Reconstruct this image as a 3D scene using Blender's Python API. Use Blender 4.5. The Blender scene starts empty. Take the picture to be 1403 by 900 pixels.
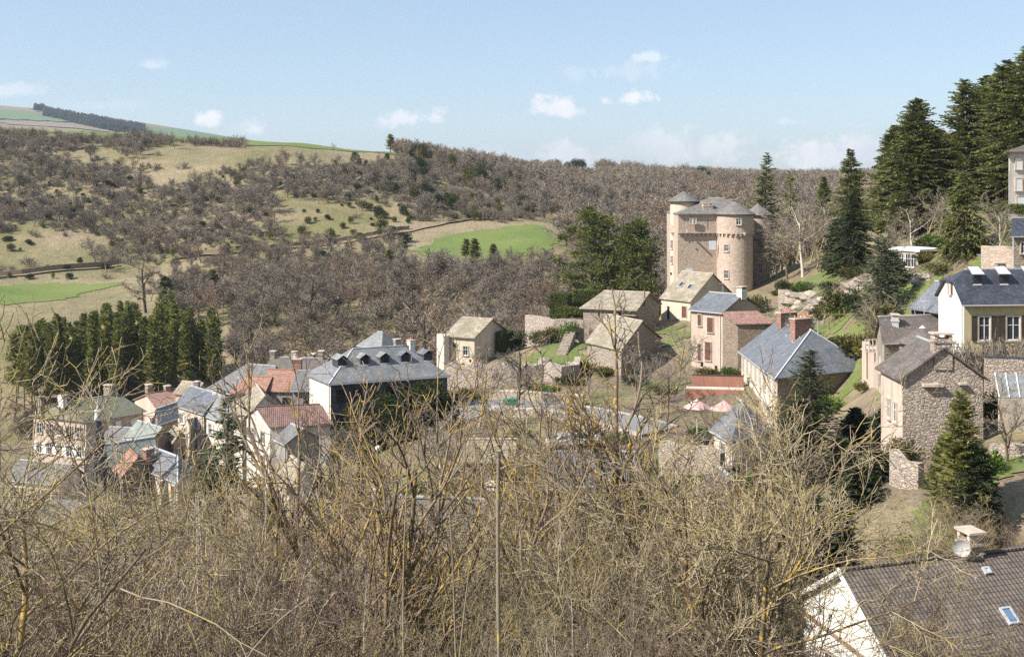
import bpy, bmesh, math, random
import numpy as np
from mathutils import Vector, Matrix
R = math.radians
# ---------------------------------------------------------------- camera, sky, sun, exposure
scene = bpy.context.scene
COL = scene.collection
F, CX, HV = 1559.0, 701.5, 250.0        # focal length in photo pixels, image centre, horizon row
cam_d = bpy.data.cameras.new('camera'); cam = bpy.data.objects.new('camera', cam_d); COL.objects.link(cam)
cam_d.sensor_width = 36.0; cam_d.lens = 36.0 * F / 1403.0
cam_d.shift_y = -(450.0 - HV) / 1403.0
cam_d.clip_start = 0.1; cam_d.clip_end = 30000
cam.location = (0, 0, 0); cam.rotation_euler = (R(90), 0, 0)
scene.camera = cam
SUN_EL = R(41); SUN_AZ = R(205)          # direction the light comes from, measured from +x towards +y
sd = Vector((math.cos(SUN_EL) * math.cos(SUN_AZ), math.cos(SUN_EL) * math.sin(SUN_AZ), math.sin(SUN_EL)))
sun_d = bpy.data.lights.new('sun', 'SUN'); sun_d.energy = 5.0; sun_d.angle = R(0.53); sun_d.color = (1.0, 0.945, 0.86)
sun = bpy.data.objects.new('sun', sun_d); COL.objects.link(sun)
sun.rotation_euler = sd.to_track_quat('Z', 'Y').to_euler()
scene.view_settings.view_transform = 'Standard'; scene.view_settings.look = 'None'
scene.view_settings.exposure = 0.72; scene.view_settings.gamma = 1.0
scene.view_settings.use_curve_mapping = False
cy = scene.cycles
cy.max_bounces = 5; cy.diffuse_bounces = 2; cy.glossy_bounces = 2; cy.transmission_bounces = 3
cy.volume_bounces = 0; cy.transparent_max_bounces = 6
cy.use_denoising = False; cy.caustics_reflective = False; cy.caustics_refractive = False

class NT:
    """small node helper"""
    def __init__(s, tree): s.t = tree; s.n = tree.nodes; s.l = tree.links
    def add(s, typ, ins=None, **kw):
        n = s.n.new(typ)
        for k, v in kw.items(): setattr(n, k, v)
        for k, v in (ins or {}).items():
            if hasattr(v, 'is_output') or hasattr(v, 'is_linked'): s.l.new(v, n.inputs[k])
            else: n.inputs[k].default_value = v
        return n
    def m(s, op, a, b=None, c=None, clamp=False):
        n = s.n.new('ShaderNodeMath'); n.operation = op; n.use_clamp = clamp
        for i, v in enumerate((a, b, c)):
            if v is None: continue
            if hasattr(v, 'is_linked'): s.l.new(v, n.inputs[i])
            else: n.inputs[i].default_value = v
        return n.outputs[0]
    def mix(s, f, a, b, blend='MIX'):
        n = s.n.new('ShaderNodeMix'); n.data_type = 'RGBA'; n.blend_type = blend
        for i, v in ((0, f), (6, a), (7, b)):
            if hasattr(v, 'is_linked'): s.l.new(v, n.inputs[i])
            else: n.inputs[i].default_value = v if i == 0 else (tuple(v) + (1,))[:4]
        return n.outputs[2]
    def ramp(s, f, stops):
        n = s.n.new('ShaderNodeValToRGB'); e = n.color_ramp.elements
        while len(e) < len(stops): e.new(0.5)
        for el, (p, c) in zip(e, stops): el.position = p; el.color = tuple(c) + (1,) if len(c) == 3 else c
        s.l.new(f, n.inputs[0]); return n.outputs[0]

# sky with a few small fair-weather clouds low over the horizon, at infinity
world = bpy.data.worlds.new('World'); scene.world = world; world.use_nodes = True
w = NT(world.node_tree); w.n.clear()
sky = w.add('ShaderNodeTexSky', sky_type='NISHITA', sun_disc=False, sun_elevation=SUN_EL, air_density=1.0, dust_density=.25, ozone_density=2.2, altitude=600)
sky.sun_rotation = math.atan2(sd.x, sd.y)
tc = w.add('ShaderNodeTexCoord')
nz = w.add('ShaderNodeTexNoise', {'Vector': tc.outputs['Generated'], 'Scale': 34.0, 'Detail': 9.0, 'Roughness': 0.66})
nz2 = w.add('ShaderNodeTexNoise', {'Vector': tc.outputs['Generated'], 'Scale': 9.0, 'Detail': 3.0})
sep = w.add('ShaderNodeSeparateXYZ', {0: tc.outputs['Generated']})
yy = w.m('MAXIMUM', sep.outputs[1], 0.001)
ca = w.m('DIVIDE', sep.outputs[0], yy); cb = w.m('DIVIDE', sep.outputs[2], yy)
front = w.m('GREATER_THAN', sep.outputs[1], 0.05)
PUFFS = [(578, 156, 44, 13, .95), (768, 142, 40, 14, .85), (868, 130, 44, 11, .9), (286, 161, 20, 11, .75), (345, 171, 24, 12, .6),
         (790, 203, 60, 18, .55), (895, 190, 100, 24, .5), (1170, 192, 90, 26, .8), (1090, 164, 26, 6, .3), (1180, 168, 30, 6, .3),
         (203, 84, 26, 9, .28), (888, 74, 22, 8, .35), (15, 118, 34, 10, .3), (858, 90, 60, 16, .2), (1420, 180, 90, 30, .4), (1040, 206, 60, 8, .25),
         (140, 140, 60, 9, .12), (650, 205, 60, 8, .25)]
tot = None
wob = w.m('MULTIPLY', w.m('SUBTRACT', nz.outputs[0], 0.5), 4.2)
wob2 = w.m('MULTIPLY', w.m('SUBTRACT', nz2.outputs[0], 0.5), 1.0)
for (u, v, ru, rv, st) in PUFFS:
    ru *= 1.2; rv *= 1.25
    dx = w.m('MULTIPLY', w.m('SUBTRACT', ca, (u - CX) / F), F / ru)
    dy = w.m('MULTIPLY', w.m('SUBTRACT', cb, (HV - v - rv * .5) / F), F / rv)
    dyn = w.m('MULTIPLY', w.m('MINIMUM', dy, 0.0), 0.9)       # flatter base
    d = w.m('SQRT', w.m('ADD', w.m('MULTIPLY', dx, dx), w.m('ADD', w.m('MULTIPLY', dy, dy), w.m('MULTIPLY', dyn, dyn))))
    e = w.m('SUBTRACT', w.m('ADD', w.m('SUBTRACT', 1.05, d), wob), 0.0)
    e = w.m('ADD', e, wob2)
    e = w.m('MULTIPLY', w.m('MULTIPLY', e, 1.35, clamp=True), min(1.0, st * 1.15))
    tot = e if tot is None else w.m('MAXIMUM', tot, e)
tot = w.m('MULTIPLY', w.m('POWER', tot, 1.15), 1.3, clamp=True)
tot = w.m('MULTIPLY', tot, front)
shade = w.ramp(nz2.outputs[0], [(0.4, (6.2, 6.4, 6.8)), (0.62, (8.0, 7.8, 7.6))])
skyc = w.mix(tot, w.mix(.5, sky.outputs[0], (3.3, 4.15, 5.2)), shade)
bg = w.add('ShaderNodeBackground', {'Color': skyc, 'Strength': 0.099})
wo = w.add('ShaderNodeOutputWorld', {'Surface': bg.outputs[0]})

# ---------------------------------------------------------------- helpers
def at(u, v, Y): return Vector(((u - CX) / F * Y, Y, -(v - HV) / F * Y))
def zv(v, Y): return -(v - HV) / F * Y
def xu(u, Y): return (u - CX) / F * Y

def tag(o, label=None, cat=None, group=None, kind=None):
    if label: o['label'] = label
    if cat: o['category'] = cat
    if group: o['group'] = group
    if kind: o['kind'] = kind
    return o
def empty(name, loc, label, cat, group=None, rz=0):
    o = bpy.data.objects.new(name, None); COL.objects.link(o); o.location = loc; o.rotation_euler = (0, 0, rz)
    o.empty_display_size = 0.5
    return tag(o, label, cat, group)
def link_obj(name, me, parent=None):
    o = bpy.data.objects.new(name, me); COL.objects.link(o)
    if parent is not None: o.parent = parent
    return o
def mesh_np(name, V, Fc, mats, midx=None, smooth=False, uv=None):
    """V (n,3); Fc list of arrays (k,3)/(k,4)"""
    me = bpy.data.meshes.new(name)
    V = np.asarray(V, dtype=np.float32)
    Fs = [np.asarray(f, dtype=np.int32) for f in (Fc if isinstance(Fc, (list, tuple)) else [Fc]) if len(f)]
    loops = np.concatenate([f.ravel() for f in Fs]); cnt = np.concatenate([np.full(len(f), f.shape[1], np.int32) for f in Fs])
    start = np.concatenate([[0], np.cumsum(cnt)[:-1]]).astype(np.int32)
    me.vertices.add(len(V)); me.vertices.foreach_set('co', V.ravel())
    me.loops.add(len(loops)); me.loops.foreach_set('vertex_index', loops)
    me.polygons.add(len(cnt)); me.polygons.foreach_set('loop_start', start); me.polygons.foreach_set('loop_total', cnt)
    for m in mats: me.materials.append(m)
    if midx is not None: me.polygons.foreach_set('material_index', np.asarray(midx, dtype=np.int32))
    if smooth: me.polygons.foreach_set('use_smooth', np.ones(len(cnt), dtype=bool))
    me.update(calc_edges=True)
    return me
class MB:
    """mesh builder in world coordinates: polygons with optional uv"""
    def __init__(s): s.v = []; s.f = []; s.uv = []
    def poly(s, pts, uv=None):
        i = len(s.v); s.v += [tuple(p) for p in pts]; s.f.append(tuple(range(i, i + len(pts))))
        s.uv.append(uv if uv else [(p[0], p[2]) for p in pts])
    def box(s, c, dx, dn, dz, hx, hn, hz):
        c = Vector(c); ax, an, az = Vector(dx) * hx, Vector(dn) * hn, Vector(dz) * hz
        P = [c + ax * a + an * b + az * d for d in (-1, 1) for b in (-1, 1) for a in (-1, 1)]
        for q in ((0, 1, 3, 2), (4, 6, 7, 5), (0, 4, 5, 1), (2, 3, 7, 6), (0, 2, 6, 4), (1, 5, 7, 3)):
            s.poly([P[k] for k in q])
        return s
    def prism(s, top, down):
        """polygon top slab with vertical thickness; uv along eave / up slope"""
        top = [Vector(p) for p in top]; n = len(top)
        e = (top[1] - top[0]); L = e.length or 1; ex = e / L
        nrm = Vector((0, 0, 0))
        for k in range(n): nrm += (top[k] - top[0]).cross(top[(k + 1) % n] - top[0])
        if nrm.length: nrm.normalize()
        if nrm.z < 0: nrm = -nrm
        ey = nrm.cross(ex)
        uv = [((p - top[0]).dot(ex) + 50, (p - top[0]).dot(ey) + 50) for p in top]
        bot = [p - Vector((0, 0, down)) for p in top]
        s.poly(top, uv); s.poly(list(reversed(bot)), list(reversed(uv)))
        for k in range(n):
            a, b = k, (k + 1) % n
            s.poly([top[b], top[a], bot[a], bot[b]], [uv[b], uv[a], uv[a], uv[b]])
    def cyl(s, c, r, z0, z1, n=24, r1=None, cap=True):
        r1 = r if r1 is None else r1
        b = [(c[0] + r * math.cos(2 * math.pi * k / n), c[1] + r * math.sin(2 * math.pi * k / n), z0) for k in range(n)]
        t = [(c[0] + r1 * math.cos(2 * math.pi * k / n), c[1] + r1 * math.sin(2 * math.pi * k / n), z1) for k in range(n)]
        h = math.hypot(z1 - z0, r - r1)
        for k in range(n):
            j = (k + 1) % n; u0 = 2 * math.pi * r * k / n; u1 = 2 * math.pi * r * (k + 1) / n
            s.poly([b[k], b[j], t[j], t[k]], [(u0, 50), (u1, 50), (u1, 50 + h), (u0, 50 + h)])
        if cap:
            if r1 > 0.01: s.poly(t)
            s.poly(list(reversed(b)))
        return s
    def build(s, name, mat, parent=None, base=None, smooth=False):
        if base is not None: base = Vector(base)
        else:
            q_ = parent
            while q_ is not None and '_b' not in q_.keys(): q_ = q_.parent
            base = Vector(list(q_['_b'])) if q_ is not None else Vector((0, 0, 0))
        me = bpy.data.meshes.new(name)
        me.from_pydata([(x - base.x, y - base.y, z - base.z) for x, y, z in s.v], [], s.f)
        ul = me.uv_layers.new(name='UVMap')
        flat = [c for q in s.uv for p in q for c in p]
        ul.data.foreach_set('uv', flat)
        me.materials.append(mat)
        bm = bmesh.new(); bm.from_mesh(me); bmesh.ops.remove_doubles(bm, verts=bm.verts, dist=0.0005); bmesh.ops.recalc_face_normals(bm, faces=bm.faces); bm.to_mesh(me); bm.free()
        if smooth: me.polygons.foreach_set('use_smooth', [True] * len(me.polygons))
        o = link_obj(name, me, parent)
        if parent is None: o.location = base
        return o

# ---------------------------------------------------------------- materials
MATS = {}
def mat(name, fn):
    m = bpy.data.materials.new(name); m.use_nodes = True
    n = NT(m.node_tree); b = n.n['Principled BSDF']; b.inputs['Roughness'].default_value = 0.85
    if 'Specular IOR Level' in b.inputs: b.inputs['Specular IOR Level'].default_value = 0.25
    fn(n, b); MATS[name] = m; return m
def col(n, b, sock): n.l.new(sock, b.inputs['Base Color'])
def bump(n, b, h, strength=0.5, dist=0.05):
    k = n.add('ShaderNodeBump', {'Height': h, 'Strength': strength, 'Distance': dist}); n.l.new(k.outputs[0], b.inputs['Normal'])
def ocoord(n, scale=(1, 1, 1), kind='Object'):
    t = n.add('ShaderNodeTexCoord'); return n.add('ShaderNodeMapping', {'Vector': t.outputs[kind], 'Scale': scale}).outputs[0]
def noise(n, vec, sc, det=4, rough=.55): return n.add('ShaderNodeTexNoise', {'Vector': vec, 'Scale': sc, 'Detail': det, 'Roughness': rough}).outputs[0]

def stone(c1, c2, cm, sx=2.2, sz=4.2, mort=.05, bs=.6):
    def f(n, b):
        v = ocoord(n, (sx, sx, sz)); vr = ocoord(n)
        wv = n.add('ShaderNodeVectorMath', {0: v, 1: n.add('ShaderNodeTexNoise', {'Vector': v, 'Scale': .9, 'Detail': 2.0}).outputs[1]}, operation='ADD').outputs[0]
        e = n.add('ShaderNodeTexVoronoi', {'Vector': wv, 'Scale': 1.0}, feature='DISTANCE_TO_EDGE')
        c = n.add('ShaderNodeTexVoronoi', {'Vector': wv, 'Scale': 1.0})
        g = n.add('ShaderNodeSeparateColor', {0: c.outputs['Color']}).outputs[0]
        base = n.mix(g, c1, c2)
        big = noise(n, vr, .25, 5, .65)
        base = n.mix(n.m('MULTIPLY', n.m('SUBTRACT', big, .45, clamp=True), 2.4, clamp=True), base, n.mix(.5, base, cm))
        mk = n.m('LESS_THAN', e.outputs['Distance'], mort)
        base = n.mix(n.m('MULTIPLY', mk, .7), base, cm)
        fine = noise(n, vr, 9, 3)
        base = n.mix(.35, base, n.ramp(fine, [(.3, (.55, .55, .55)), (.7, (1.25, 1.22, 1.2))]), 'MULTIPLY')
        col(n, b, base)
        h = n.m('ADD', n.m('MULTIPLY', n.m('MINIMUM', e.outputs['Distance'], .15), 4.0), n.m('MULTIPLY', fine, .5))
        bump(n, b, h, bs, .12)
    return f
def render_wall(c1, c2, stain):
    def f(n, b):
        vr = ocoord(n); vs = ocoord(n, (1.6, 1.6, .22))
        a = noise(n, vr, .45, 5, .6); s = noise(n, vs, 1.1, 5, .65)
        base = n.mix(n.m('MULTIPLY', n.m('SUBTRACT', a, .35, clamp=True), 2.2, clamp=True), c1, c2)
        base = n.mix(n.m('MULTIPLY', n.m('SUBTRACT', s, .46, clamp=True), 3.2, clamp=True), base, stain)
        fine = noise(n, vr, 12, 3)
        base = n.mix(.25, base, n.ramp(fine, [(.3, (.7, .7, .7)), (.7, (1.15, 1.15, 1.15))]), 'MULTIPLY')
        col(n, b, base); bump(n, b, n.m('ADD', fine, n.m('MULTIPLY', a, 2.0)), .35, .04)
    return f
def slate(c1, c2, moss, mossamt=.0, rough=.5, row=.16, wid=.3, spec=.4):
    def f(n, b):
        t = n.add('ShaderNodeTexCoord'); uv = t.outputs['UV']
        br = n.add('ShaderNodeTexBrick', {'Vector': uv, 'Color1': (*c1, 1), 'Color2': (*c2, 1), 'Mortar': (*[x * .35 for x in c1], 1), 'Scale': 1.0,
                                          'Mortar Size': .012, 'Bias': 0.0, 'Brick Width': wid, 'Row Height': row})
        vr = ocoord(n)
        a = noise(n, vr, .8, 6, .68); base = n.mix(.75, br.outputs[0], n.ramp(a, [(.28, (.55, .55, .57)), (.72, (1.42, 1.38, 1.32))]), 'MULTIPLY')
        sp = noise(n, vr, 3.2, 4, .7)
        base = n.mix(n.m('MULTIPLY', n.m('SUBTRACT', sp, .60, clamp=True), 7, clamp=True), base, tuple(min(1, x * 1.9 + .03) for x in c2))
        if mossamt: base = n.mix(n.m('MULTIPLY', n.m('SUBTRACT', noise(n, vr, .35, 6, .7), .62 - mossamt, clamp=True), 4, clamp=True), base, moss)
        col(n, b, base); b.inputs['Roughness'].default_value = rough
        if 'Specular IOR Level' in b.inputs: b.inputs['Specular IOR Level'].default_value = spec
        bump(n, b, n.m('ADD', br.outputs[1], n.m('MULTIPLY', sp, -.6)), -.5, .02)
    return f
def tiles(c1, c2, dark, row=.33, wid=.24):
    def f(n, b):
        t = n.add('ShaderNodeTexCoord'); uv = t.outputs['UV']; s = n.add('ShaderNodeSeparateXYZ', {0: uv})
        br = n.add('ShaderNodeTexBrick', {'Vector': uv, 'Color1': (*c1, 1), 'Color2': (*c2, 1), 'Mortar': (*dark, 1), 'Scale': 1.0,
                                          'Mortar Size': .02, 'Bias': 0.0, 'Brick Width': wid, 'Row Height': row}, offset=0.0)
        vr = ocoord(n); a = noise(n, vr, 1.3, 6, .7)
        base = n.mix(.85, br.outputs[0], n.ramp(a, [(.3, (.6, .6, .62)), (.7, (1.3, 1.25, 1.2))]), 'MULTIPLY')
        sp = noise(n, vr, 6.5, 3, .6)
        base = n.mix(n.m('MULTIPLY', n.m('SUBTRACT', sp, .66, clamp=True), 6, clamp=True), base, (.55, .52, .46))
        col(n, b, base)
        wv = n.m('ABSOLUTE', n.m('SINE', n.m('MULTIPLY', s.outputs[0], math.pi / wid)))
        saw = n.m('FRACT', n.m('MULTIPLY', s.outputs[1], 1 / row))
        bump(n, b, n.m('SUBTRACT', n.m('MULTIPLY', wv, .8), saw), .9, .05)
    return f
def plain(c, rough=.8, var=.25, metal=0.0):
    def f(n, b):
        vr = ocoord(n); a = noise(n, vr, 2.5, 5, .65)
        col(n, b, n.mix(1.0, c, n.ramp(a, [(.3, (1 - var,) * 3), (.7, (1 + var,) * 3)]), 'MULTIPLY'))
        b.inputs['Roughness'].default_value = rough; b.inputs['Metallic'].default_value = metal
    return f
def leafmat(c1, c2, c3=None, trans=.25):
    def f(n, b):
        g = n.add('ShaderNodeNewGeometry'); oi = n.add('ShaderNodeObjectInfo')
        rnd = g.outputs['Random Per Island']
        base = n.mix(rnd, c1, c2)
        vr = ocoord(n); a = noise(n, vr, .55, 3, .6)
        base = n.mix(.8, base, n.ramp(a, [(.35, (.6, .65, .6)), (.65, (1.35, 1.3, 1.1))]), 'MULTIPLY')
        base = n.mix(1.0, base, n.ramp(oi.outputs['Random'], [(0, (.78, .8, .82)), (1, (1.2, 1.18, 1.1))]), 'MULTIPLY')
        if c3: base = n.mix(n.m('GREATER_THAN', rnd, .88), base, c3)
        col(n, b, base); b.inputs['Roughness'].default_value = .7
        if trans:
            tr = n.add('ShaderNodeBsdfTranslucent', {'Color': base}); mx = n.add('ShaderNodeMixShader', {0: trans, 1: b.outputs[0], 2: tr.outputs[0]})
            n.l.new(mx.outputs[0], n.n['Material Output'].inputs[0])
    return f
def barkmat(c1, c2, lichen=None, amt=.5, objvar=.3, tip=None):
    def f(n, b):
        vr = ocoord(n); oi = n.add('ShaderNodeObjectInfo'); g = n.add('ShaderNodeNewGeometry')
        a = noise(n, vr, 3.0, 5, .7)
        base = n.mix(a, c1, c2)
        base = n.mix(1.0, base, n.ramp(g.outputs['Random Per Island'], [(0, (.5, .49, .48)), (.5, (.95, .94, .92)), (1, (1.5, 1.46, 1.4))]), 'MULTIPLY')
        base = n.mix(1.0, base, n.ramp(oi.outputs['Random'], [(0, (1 - objvar, 1 - objvar, 1 - objvar * .8)), (.5, (1, .97, .95)), (1, (1 + objvar, 1 + objvar * .9, 1 + objvar * .8))]), 'MULTIPLY')
        if lichen:
            l = n.m('MULTIPLY', n.m('SUBTRACT', n.m('ADD', n.m('MULTIPLY', noise(n, vr, 11, 3, .7), .6), n.m('MULTIPLY', noise(n, vr, .7, 2, .6), .4)), 1 - amt, clamp=True), 12, clamp=True)
            base = n.mix(l, base, lichen)
        col(n, b, base); b.inputs['Roughness'].default_value = .9
        bump(n, b, a, .5, .02)
    return f

mat('castle_stone', stone((.56, .44, .35), (.41, .315, .245), (.58, .48, .40), 2.0, 3.6, .05, .6))
mat('grey_stone', stone((.45, .38, .30), (.30, .245, .195), (.38, .32, .26), 2.3, 4.4, .06, .9))
mat('rubble_stone', stone((.56, .475, .40), (.39, .32, .265), (.30, .24, .19), 2.6, 4.4, .05, .9))
mat('brown_stone', stone((.37, .285, .22), (.24, .18, .14), (.34, .28, .22), 2.4, 4.6, .06, .8))
mat('tower_render', render_wall((.62, .53, .42), (.55, .45, .35), (.45, .36, .28)))
mat('cream_render', render_wall((.60, .50, .41), (.50, .40, .32), (.37, .30, .24)))
mat('pale_render', render_wall((.68, .61, .53), (.60, .53, .45), (.44, .38, .32)))
mat('pink_render', render_wall((.57, .45, .375), (.48, .36, .29), (.36, .28, .22)))
mat('grey_render', render_wall((.34, .315, .29), (.27, .245, .225), (.2, .18, .16)))
mat('brown_render', render_wall((.27, .20, .15), (.22, .16, .12), (.14, .105, .08)))
mat('white_render', render_wall((.80, .77, .70), (.75, .71, .64), (.62, .56, .48)))
mat('yellow_render', render_wall((.58, .50, .29), (.54, .46, .26), (.42, .35, .2)))
mat('terracotta_render', render_wall((.42, .20, .14), (.36, .17, .12), (.27, .14, .1)))
mat('slate_blue', slate((.14, .15, .168), (.185, .195, .215), (.1, .1, .05), .0))
mat('slate_silver', slate((.18, .186, .195), (.235, .24, .248), (.2, .2, .16), .08, .5))
mat('slate_grey', slate((.15, .145, .145), (.20, .195, .19), (.16, .15, .09), .08, .7))
mat('slate_light', slate((.21, .22, .22), (.28, .29, .285), (.3, .3, .22), .1, .6))
mat('slate_green', slate((.22, .25, .23), (.29, .32, .29), (.2, .2, .12), .1, .65))
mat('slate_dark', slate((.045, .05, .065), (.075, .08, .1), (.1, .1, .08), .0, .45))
mat('slate_brown', slate((.12, .10, .09), (.17, .145, .13), (.15, .14, .08), .1, .75))
mat('slate_moss', slate((.15, .145, .12), (.21, .2, .165), (.15, .16, .05), .2, .8))
mat('lauze', slate((.25, .22, .17), (.36, .31, .24), (.20, .18, .10), .12, .85, .42, .55, .2))
mat('castle_slate', slate((.155, .145, .135), (.215, .20, .185), (.17, .155, .11), .06, .7, .3, .4, .3))
mat('tile_orange', tiles((.44, .25, .18), (.34, .20, .15), (.14, .08, .06)))
mat('tile_pink', tiles((.42, .26, .21), (.33, .20, .165), (.14, .08, .07)))
mat('tile_red', tiles((.28, .175, .15), (.21, .135, .12), (.09, .05, .045)))
mat('tile_brown', tiles((.175, .148, .122), (.14, .118, .10), (.07, .058, .05), .31, .23))
mat('stone_trim', plain((.50, .42, .34)))
mat('brick', stone((.34, .14, .09), (.24, .10, .07), (.4, .33, .28), 4, 9, .08, .4))
mat('white_paint', plain((.78, .77, .74), .5, .06))
mat('brown_wood', plain((.13, .06, .045), .7, .2))
mat('dark_wood', plain((.06, .045, .035), .7, .2))
mat('timber', plain((.25, .17, .1), .8, .3))
mat('glass', plain((.035, .04, .05), .12, .1))
mat('skyglass', plain((.12, .2, .3), .08, .05))
mat('zinc', plain((.55, .56, .57), .45, .12, .3))
mat('lead_white', plain((.5, .52, .54), .5, .15))
mat('iron', plain((.03, .03, .032), .6, .2))
mat('hole', plain((.02, .018, .016), 1, .1))
mat('clay_pot', plain((.5, .2, .11), .8, .2))
mat('pinkcloth', plain((.62, .36, .33), .8, .12))
mat('green_paint', plain((.04, .2, .12), .5, .1))
mat('plaque', plain((.66, .70, .74), .7, .12))
mat('car_white', plain((.8, .8, .8), .25, .02))
mat('tyre', plain((.02, .02, .02), .9, .1))
mat('asphalt', plain((.23, .225, .215), .9, .12))
mat('kerb', plain((.4, .37, .33), .9, .2))
mat('rock', stone((.45, .39, .32), (.30, .25, .2), (.16, .13, .1), .7, 1.2, .05, 1.0))
mat('spruce', leafmat((.095, .115, .035), (.165, .18, .055), (.23, .23, .075)))
mat('spruce_dark', leafmat((.03, .048, .022), (.06, .08, .032), (.1, .11, .04)))
mat('fir_blue', leafmat((.06, .09, .05), (.10, .14, .07), (.15, .18, .08)))
mat('pine', leafmat((.15, .17, .05), (.25, .26, .08), (.32, .31, .11)))
mat('cedar', leafmat((.06, .08, .022), (.14, .155, .04), (.22, .22, .06)))
mat('olive', leafmat((.09, .085, .025), (.15, .14, .045), (.2, .18, .06)))
mat('boxwood', leafmat((.035, .05, .018), (.075, .09, .03)))
mat('hedge_green', leafmat((.08, .1, .025), (.14, .15, .035)))
mat('ivy', leafmat((.06, .11, .02), (.13, .2, .035)))
mat('brush_brown', leafmat((.16, .12, .085), (.25, .19, .14), None, .1))
mat('bark_lichen', barkmat((.10, .08, .062), (.28, .225, .17), (.46, .30, .06), .485))
mat('bark_tan', barkmat((.11, .088, .062), (.47, .40, .29), (.43, .335, .09), .485))
mat('bark_pale', barkmat((.38, .34, .30), (.64, .58, .51), (.42, .3, .1), .3, .15))
mat('bark_shadow', barkmat((.06, .05, .036), (.19, .155, .115), (.2, .19, .06), .46, .3))
mat('earth', plain((.23, .175, .125), .95, .35))
mat('hazy_pine', leafmat((.06, .08, .078), (.09, .11, .10)))  # pine foliage with distance haze put into its colour as a bluish tint
mat('spire_slate', slate((.04, .047, .062), (.055, .063, .08), (.1, .1, .08), .0, .5))
mat('spruce_yellow', leafmat((.11, .125, .03), (.19, .195, .05), (.28, .27, .08)))
mat('bark_red', barkmat((.11, .075, .06), (.27, .20, .16), None, .3))
mat('bark_brown', barkmat((.13, .105, .085), (.25, .2, .16), (.33, .25, .11), .3))
mat('bark_dark', barkmat((.06, .05, .042), (.12, .1, .085), None))
mat('twig_wood', barkmat((.195, .17, .135), (.31, .275, .22), None, .3, .22))
mat('twig_dark', barkmat((.14, .118, .095), (.235, .2, .158), None, .3, .22))
mat('twig_rust', barkmat((.22, .165, .12), (.32, .25, .18), None, .3, .12))
mat('twig_purple', barkmat((.20, .17, .142), (.295, .255, .21), None, .3, .12))
M = MATS
# ---------------------------------------------------------------- terrain
def P(u, v, Y): p = at(u, v, Y); return (p.x, p.y, p.z)
def Z(u, z, Y): return (xu(u, Y), Y, z)
CP = [(0, 0, -1.7), (0, -8, .5), (-10, 0, -1.9), (12, 0, -1.2), (0, -60, 12), (-90, -60, 12), (90, -60, 22), (-60, 0, -6), (60, 0, 4), (-160, 0, -14), (160, 0, 22),
      (0, 5, -3.6), (-5, 5, -3.8), (6, 5, -3.5), (0, 12, -7.0), (-8, 12, -7.6), (9, 12, -6.6), (0, 25, -13.5), (-14, 25, -15), (14, 25, -13), (30, 25, -9),
      (0, 45, -21.5), (-24, 45, -25), (18, 45, -22), (40, 45, -19), (0, 62, -26), (-34, 62, -32), (20, 58, -26.5), (32, 62, -25.5), (60, 62, -16)]
for Y, zs in ((85, (-38, -34.5, -30.5, -28, -27.5, -25.5, -20.5, -16)), (110, (-43, -41, -36, -29.5, -28, -27.5, -16.5, -11)), (135, (-46, -45, -38.5, -31, -28, -26.5, -13, -8)),
              (165, (-46, -46, -40, -33.5, -28, -24.5, -10, -3)), (195, (-46, -47, -42, -36, -27.5, -19.8, -7.5, 1)), ):
    for u, z in zip((-250, 90, 350, 560, 740, 1000, 1290, 1600), zs): CP.append(Z(u, z, Y))
CP += [Z(1065, -29.5, 130), Z(980, -27.5, 158), Z(900, -24, 178), Z(1000, -22, 222), Z(1060, -22, 212), Z(1040, -22.5, 190), Z(820, -26.2, 186), Z(760, -25.3, 178), Z(632, -29, 182), Z(700, -27, 180),
       Z(1150, -15.5, 185), Z(1100, -17.2, 200), Z(1120, -20.5, 165), Z(1240, -21.5, 92), Z(1330, -20.2, 78), Z(1390, -19.5, 72), Z(1240, -20, 105), Z(1375, -15, 108), Z(1240, -12, 150), Z(1330, -9.5, 140), Z(1395, -4.5, 150),
       Z(1190, -13, 170), Z(1250, -10, 185), Z(1400, 4, 200), Z(1500, 14, 240), Z(1250, -3, 240), Z(1100, -16, 240), Z(1180, -10, 240),
       Z(-300, -47, 225), Z(90, -46, 222), Z(300, -44, 225), Z(480, -42, 228), Z(640, -38, 228), Z(800, -34, 240), Z(1000, -27, 265), Z(920, -31, 255), Z(1150, -17, 280), Z(1300, 2, 290), Z(1500, 20, 300)]
for u, lst in ((-300, ((420, 275), (385, 300), (385, 330), (330, 375), (270, 420), (210, 465), (180, 510))),
               (0, ((440, 270), (413, 300), (388, 332), (370, 350), (320, 385), (265, 425), (215, 465), (190, 500), (179, 560))),
               (180, ((455, 262), (425, 290), (392, 325), (375, 345), (325, 385), (270, 425), (222, 462), (196, 500), (187, 560))),
               (350, ((440, 265), (400, 300), (365, 335), (325, 370), (285, 400), (240, 440), (210, 475), (199, 515), (194, 560))),
               (500, ((430, 268), (385, 310), (345, 350), (305, 390), (265, 425), (235, 460), (212, 500), (208, 560))),
               (620, ((425, 272), (360, 322), (337, 352), (318, 375), (285, 410), (255, 445), (233, 480), (222, 530))),
               (745, ((420, 275), (352, 328), (328, 362), (311, 392), (290, 430), (265, 480), (256, 540), (250, 600))),
               (850, ((400, 290), (370, 330), (330, 390), (295, 450), (274, 520), (260, 590), (251, 660), (249, 720))),
               (960, ((370, 320), (330, 390), (285, 480), (258, 560), (256, 640), (251, 710), (250, 760))),
               (1100, ((330, 330), (300, 400), (275, 500), (262, 620), (254, 850), (250, 1100), (247, 1400))),
               (1250, ((270, 420), (262, 600), (254, 850), (250, 1100), (247, 1400))),
               (1500, ((200, 420), (225, 700), (240, 1200)))):
    for v, Y in lst: CP.append(P(u, v, Y))
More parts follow.
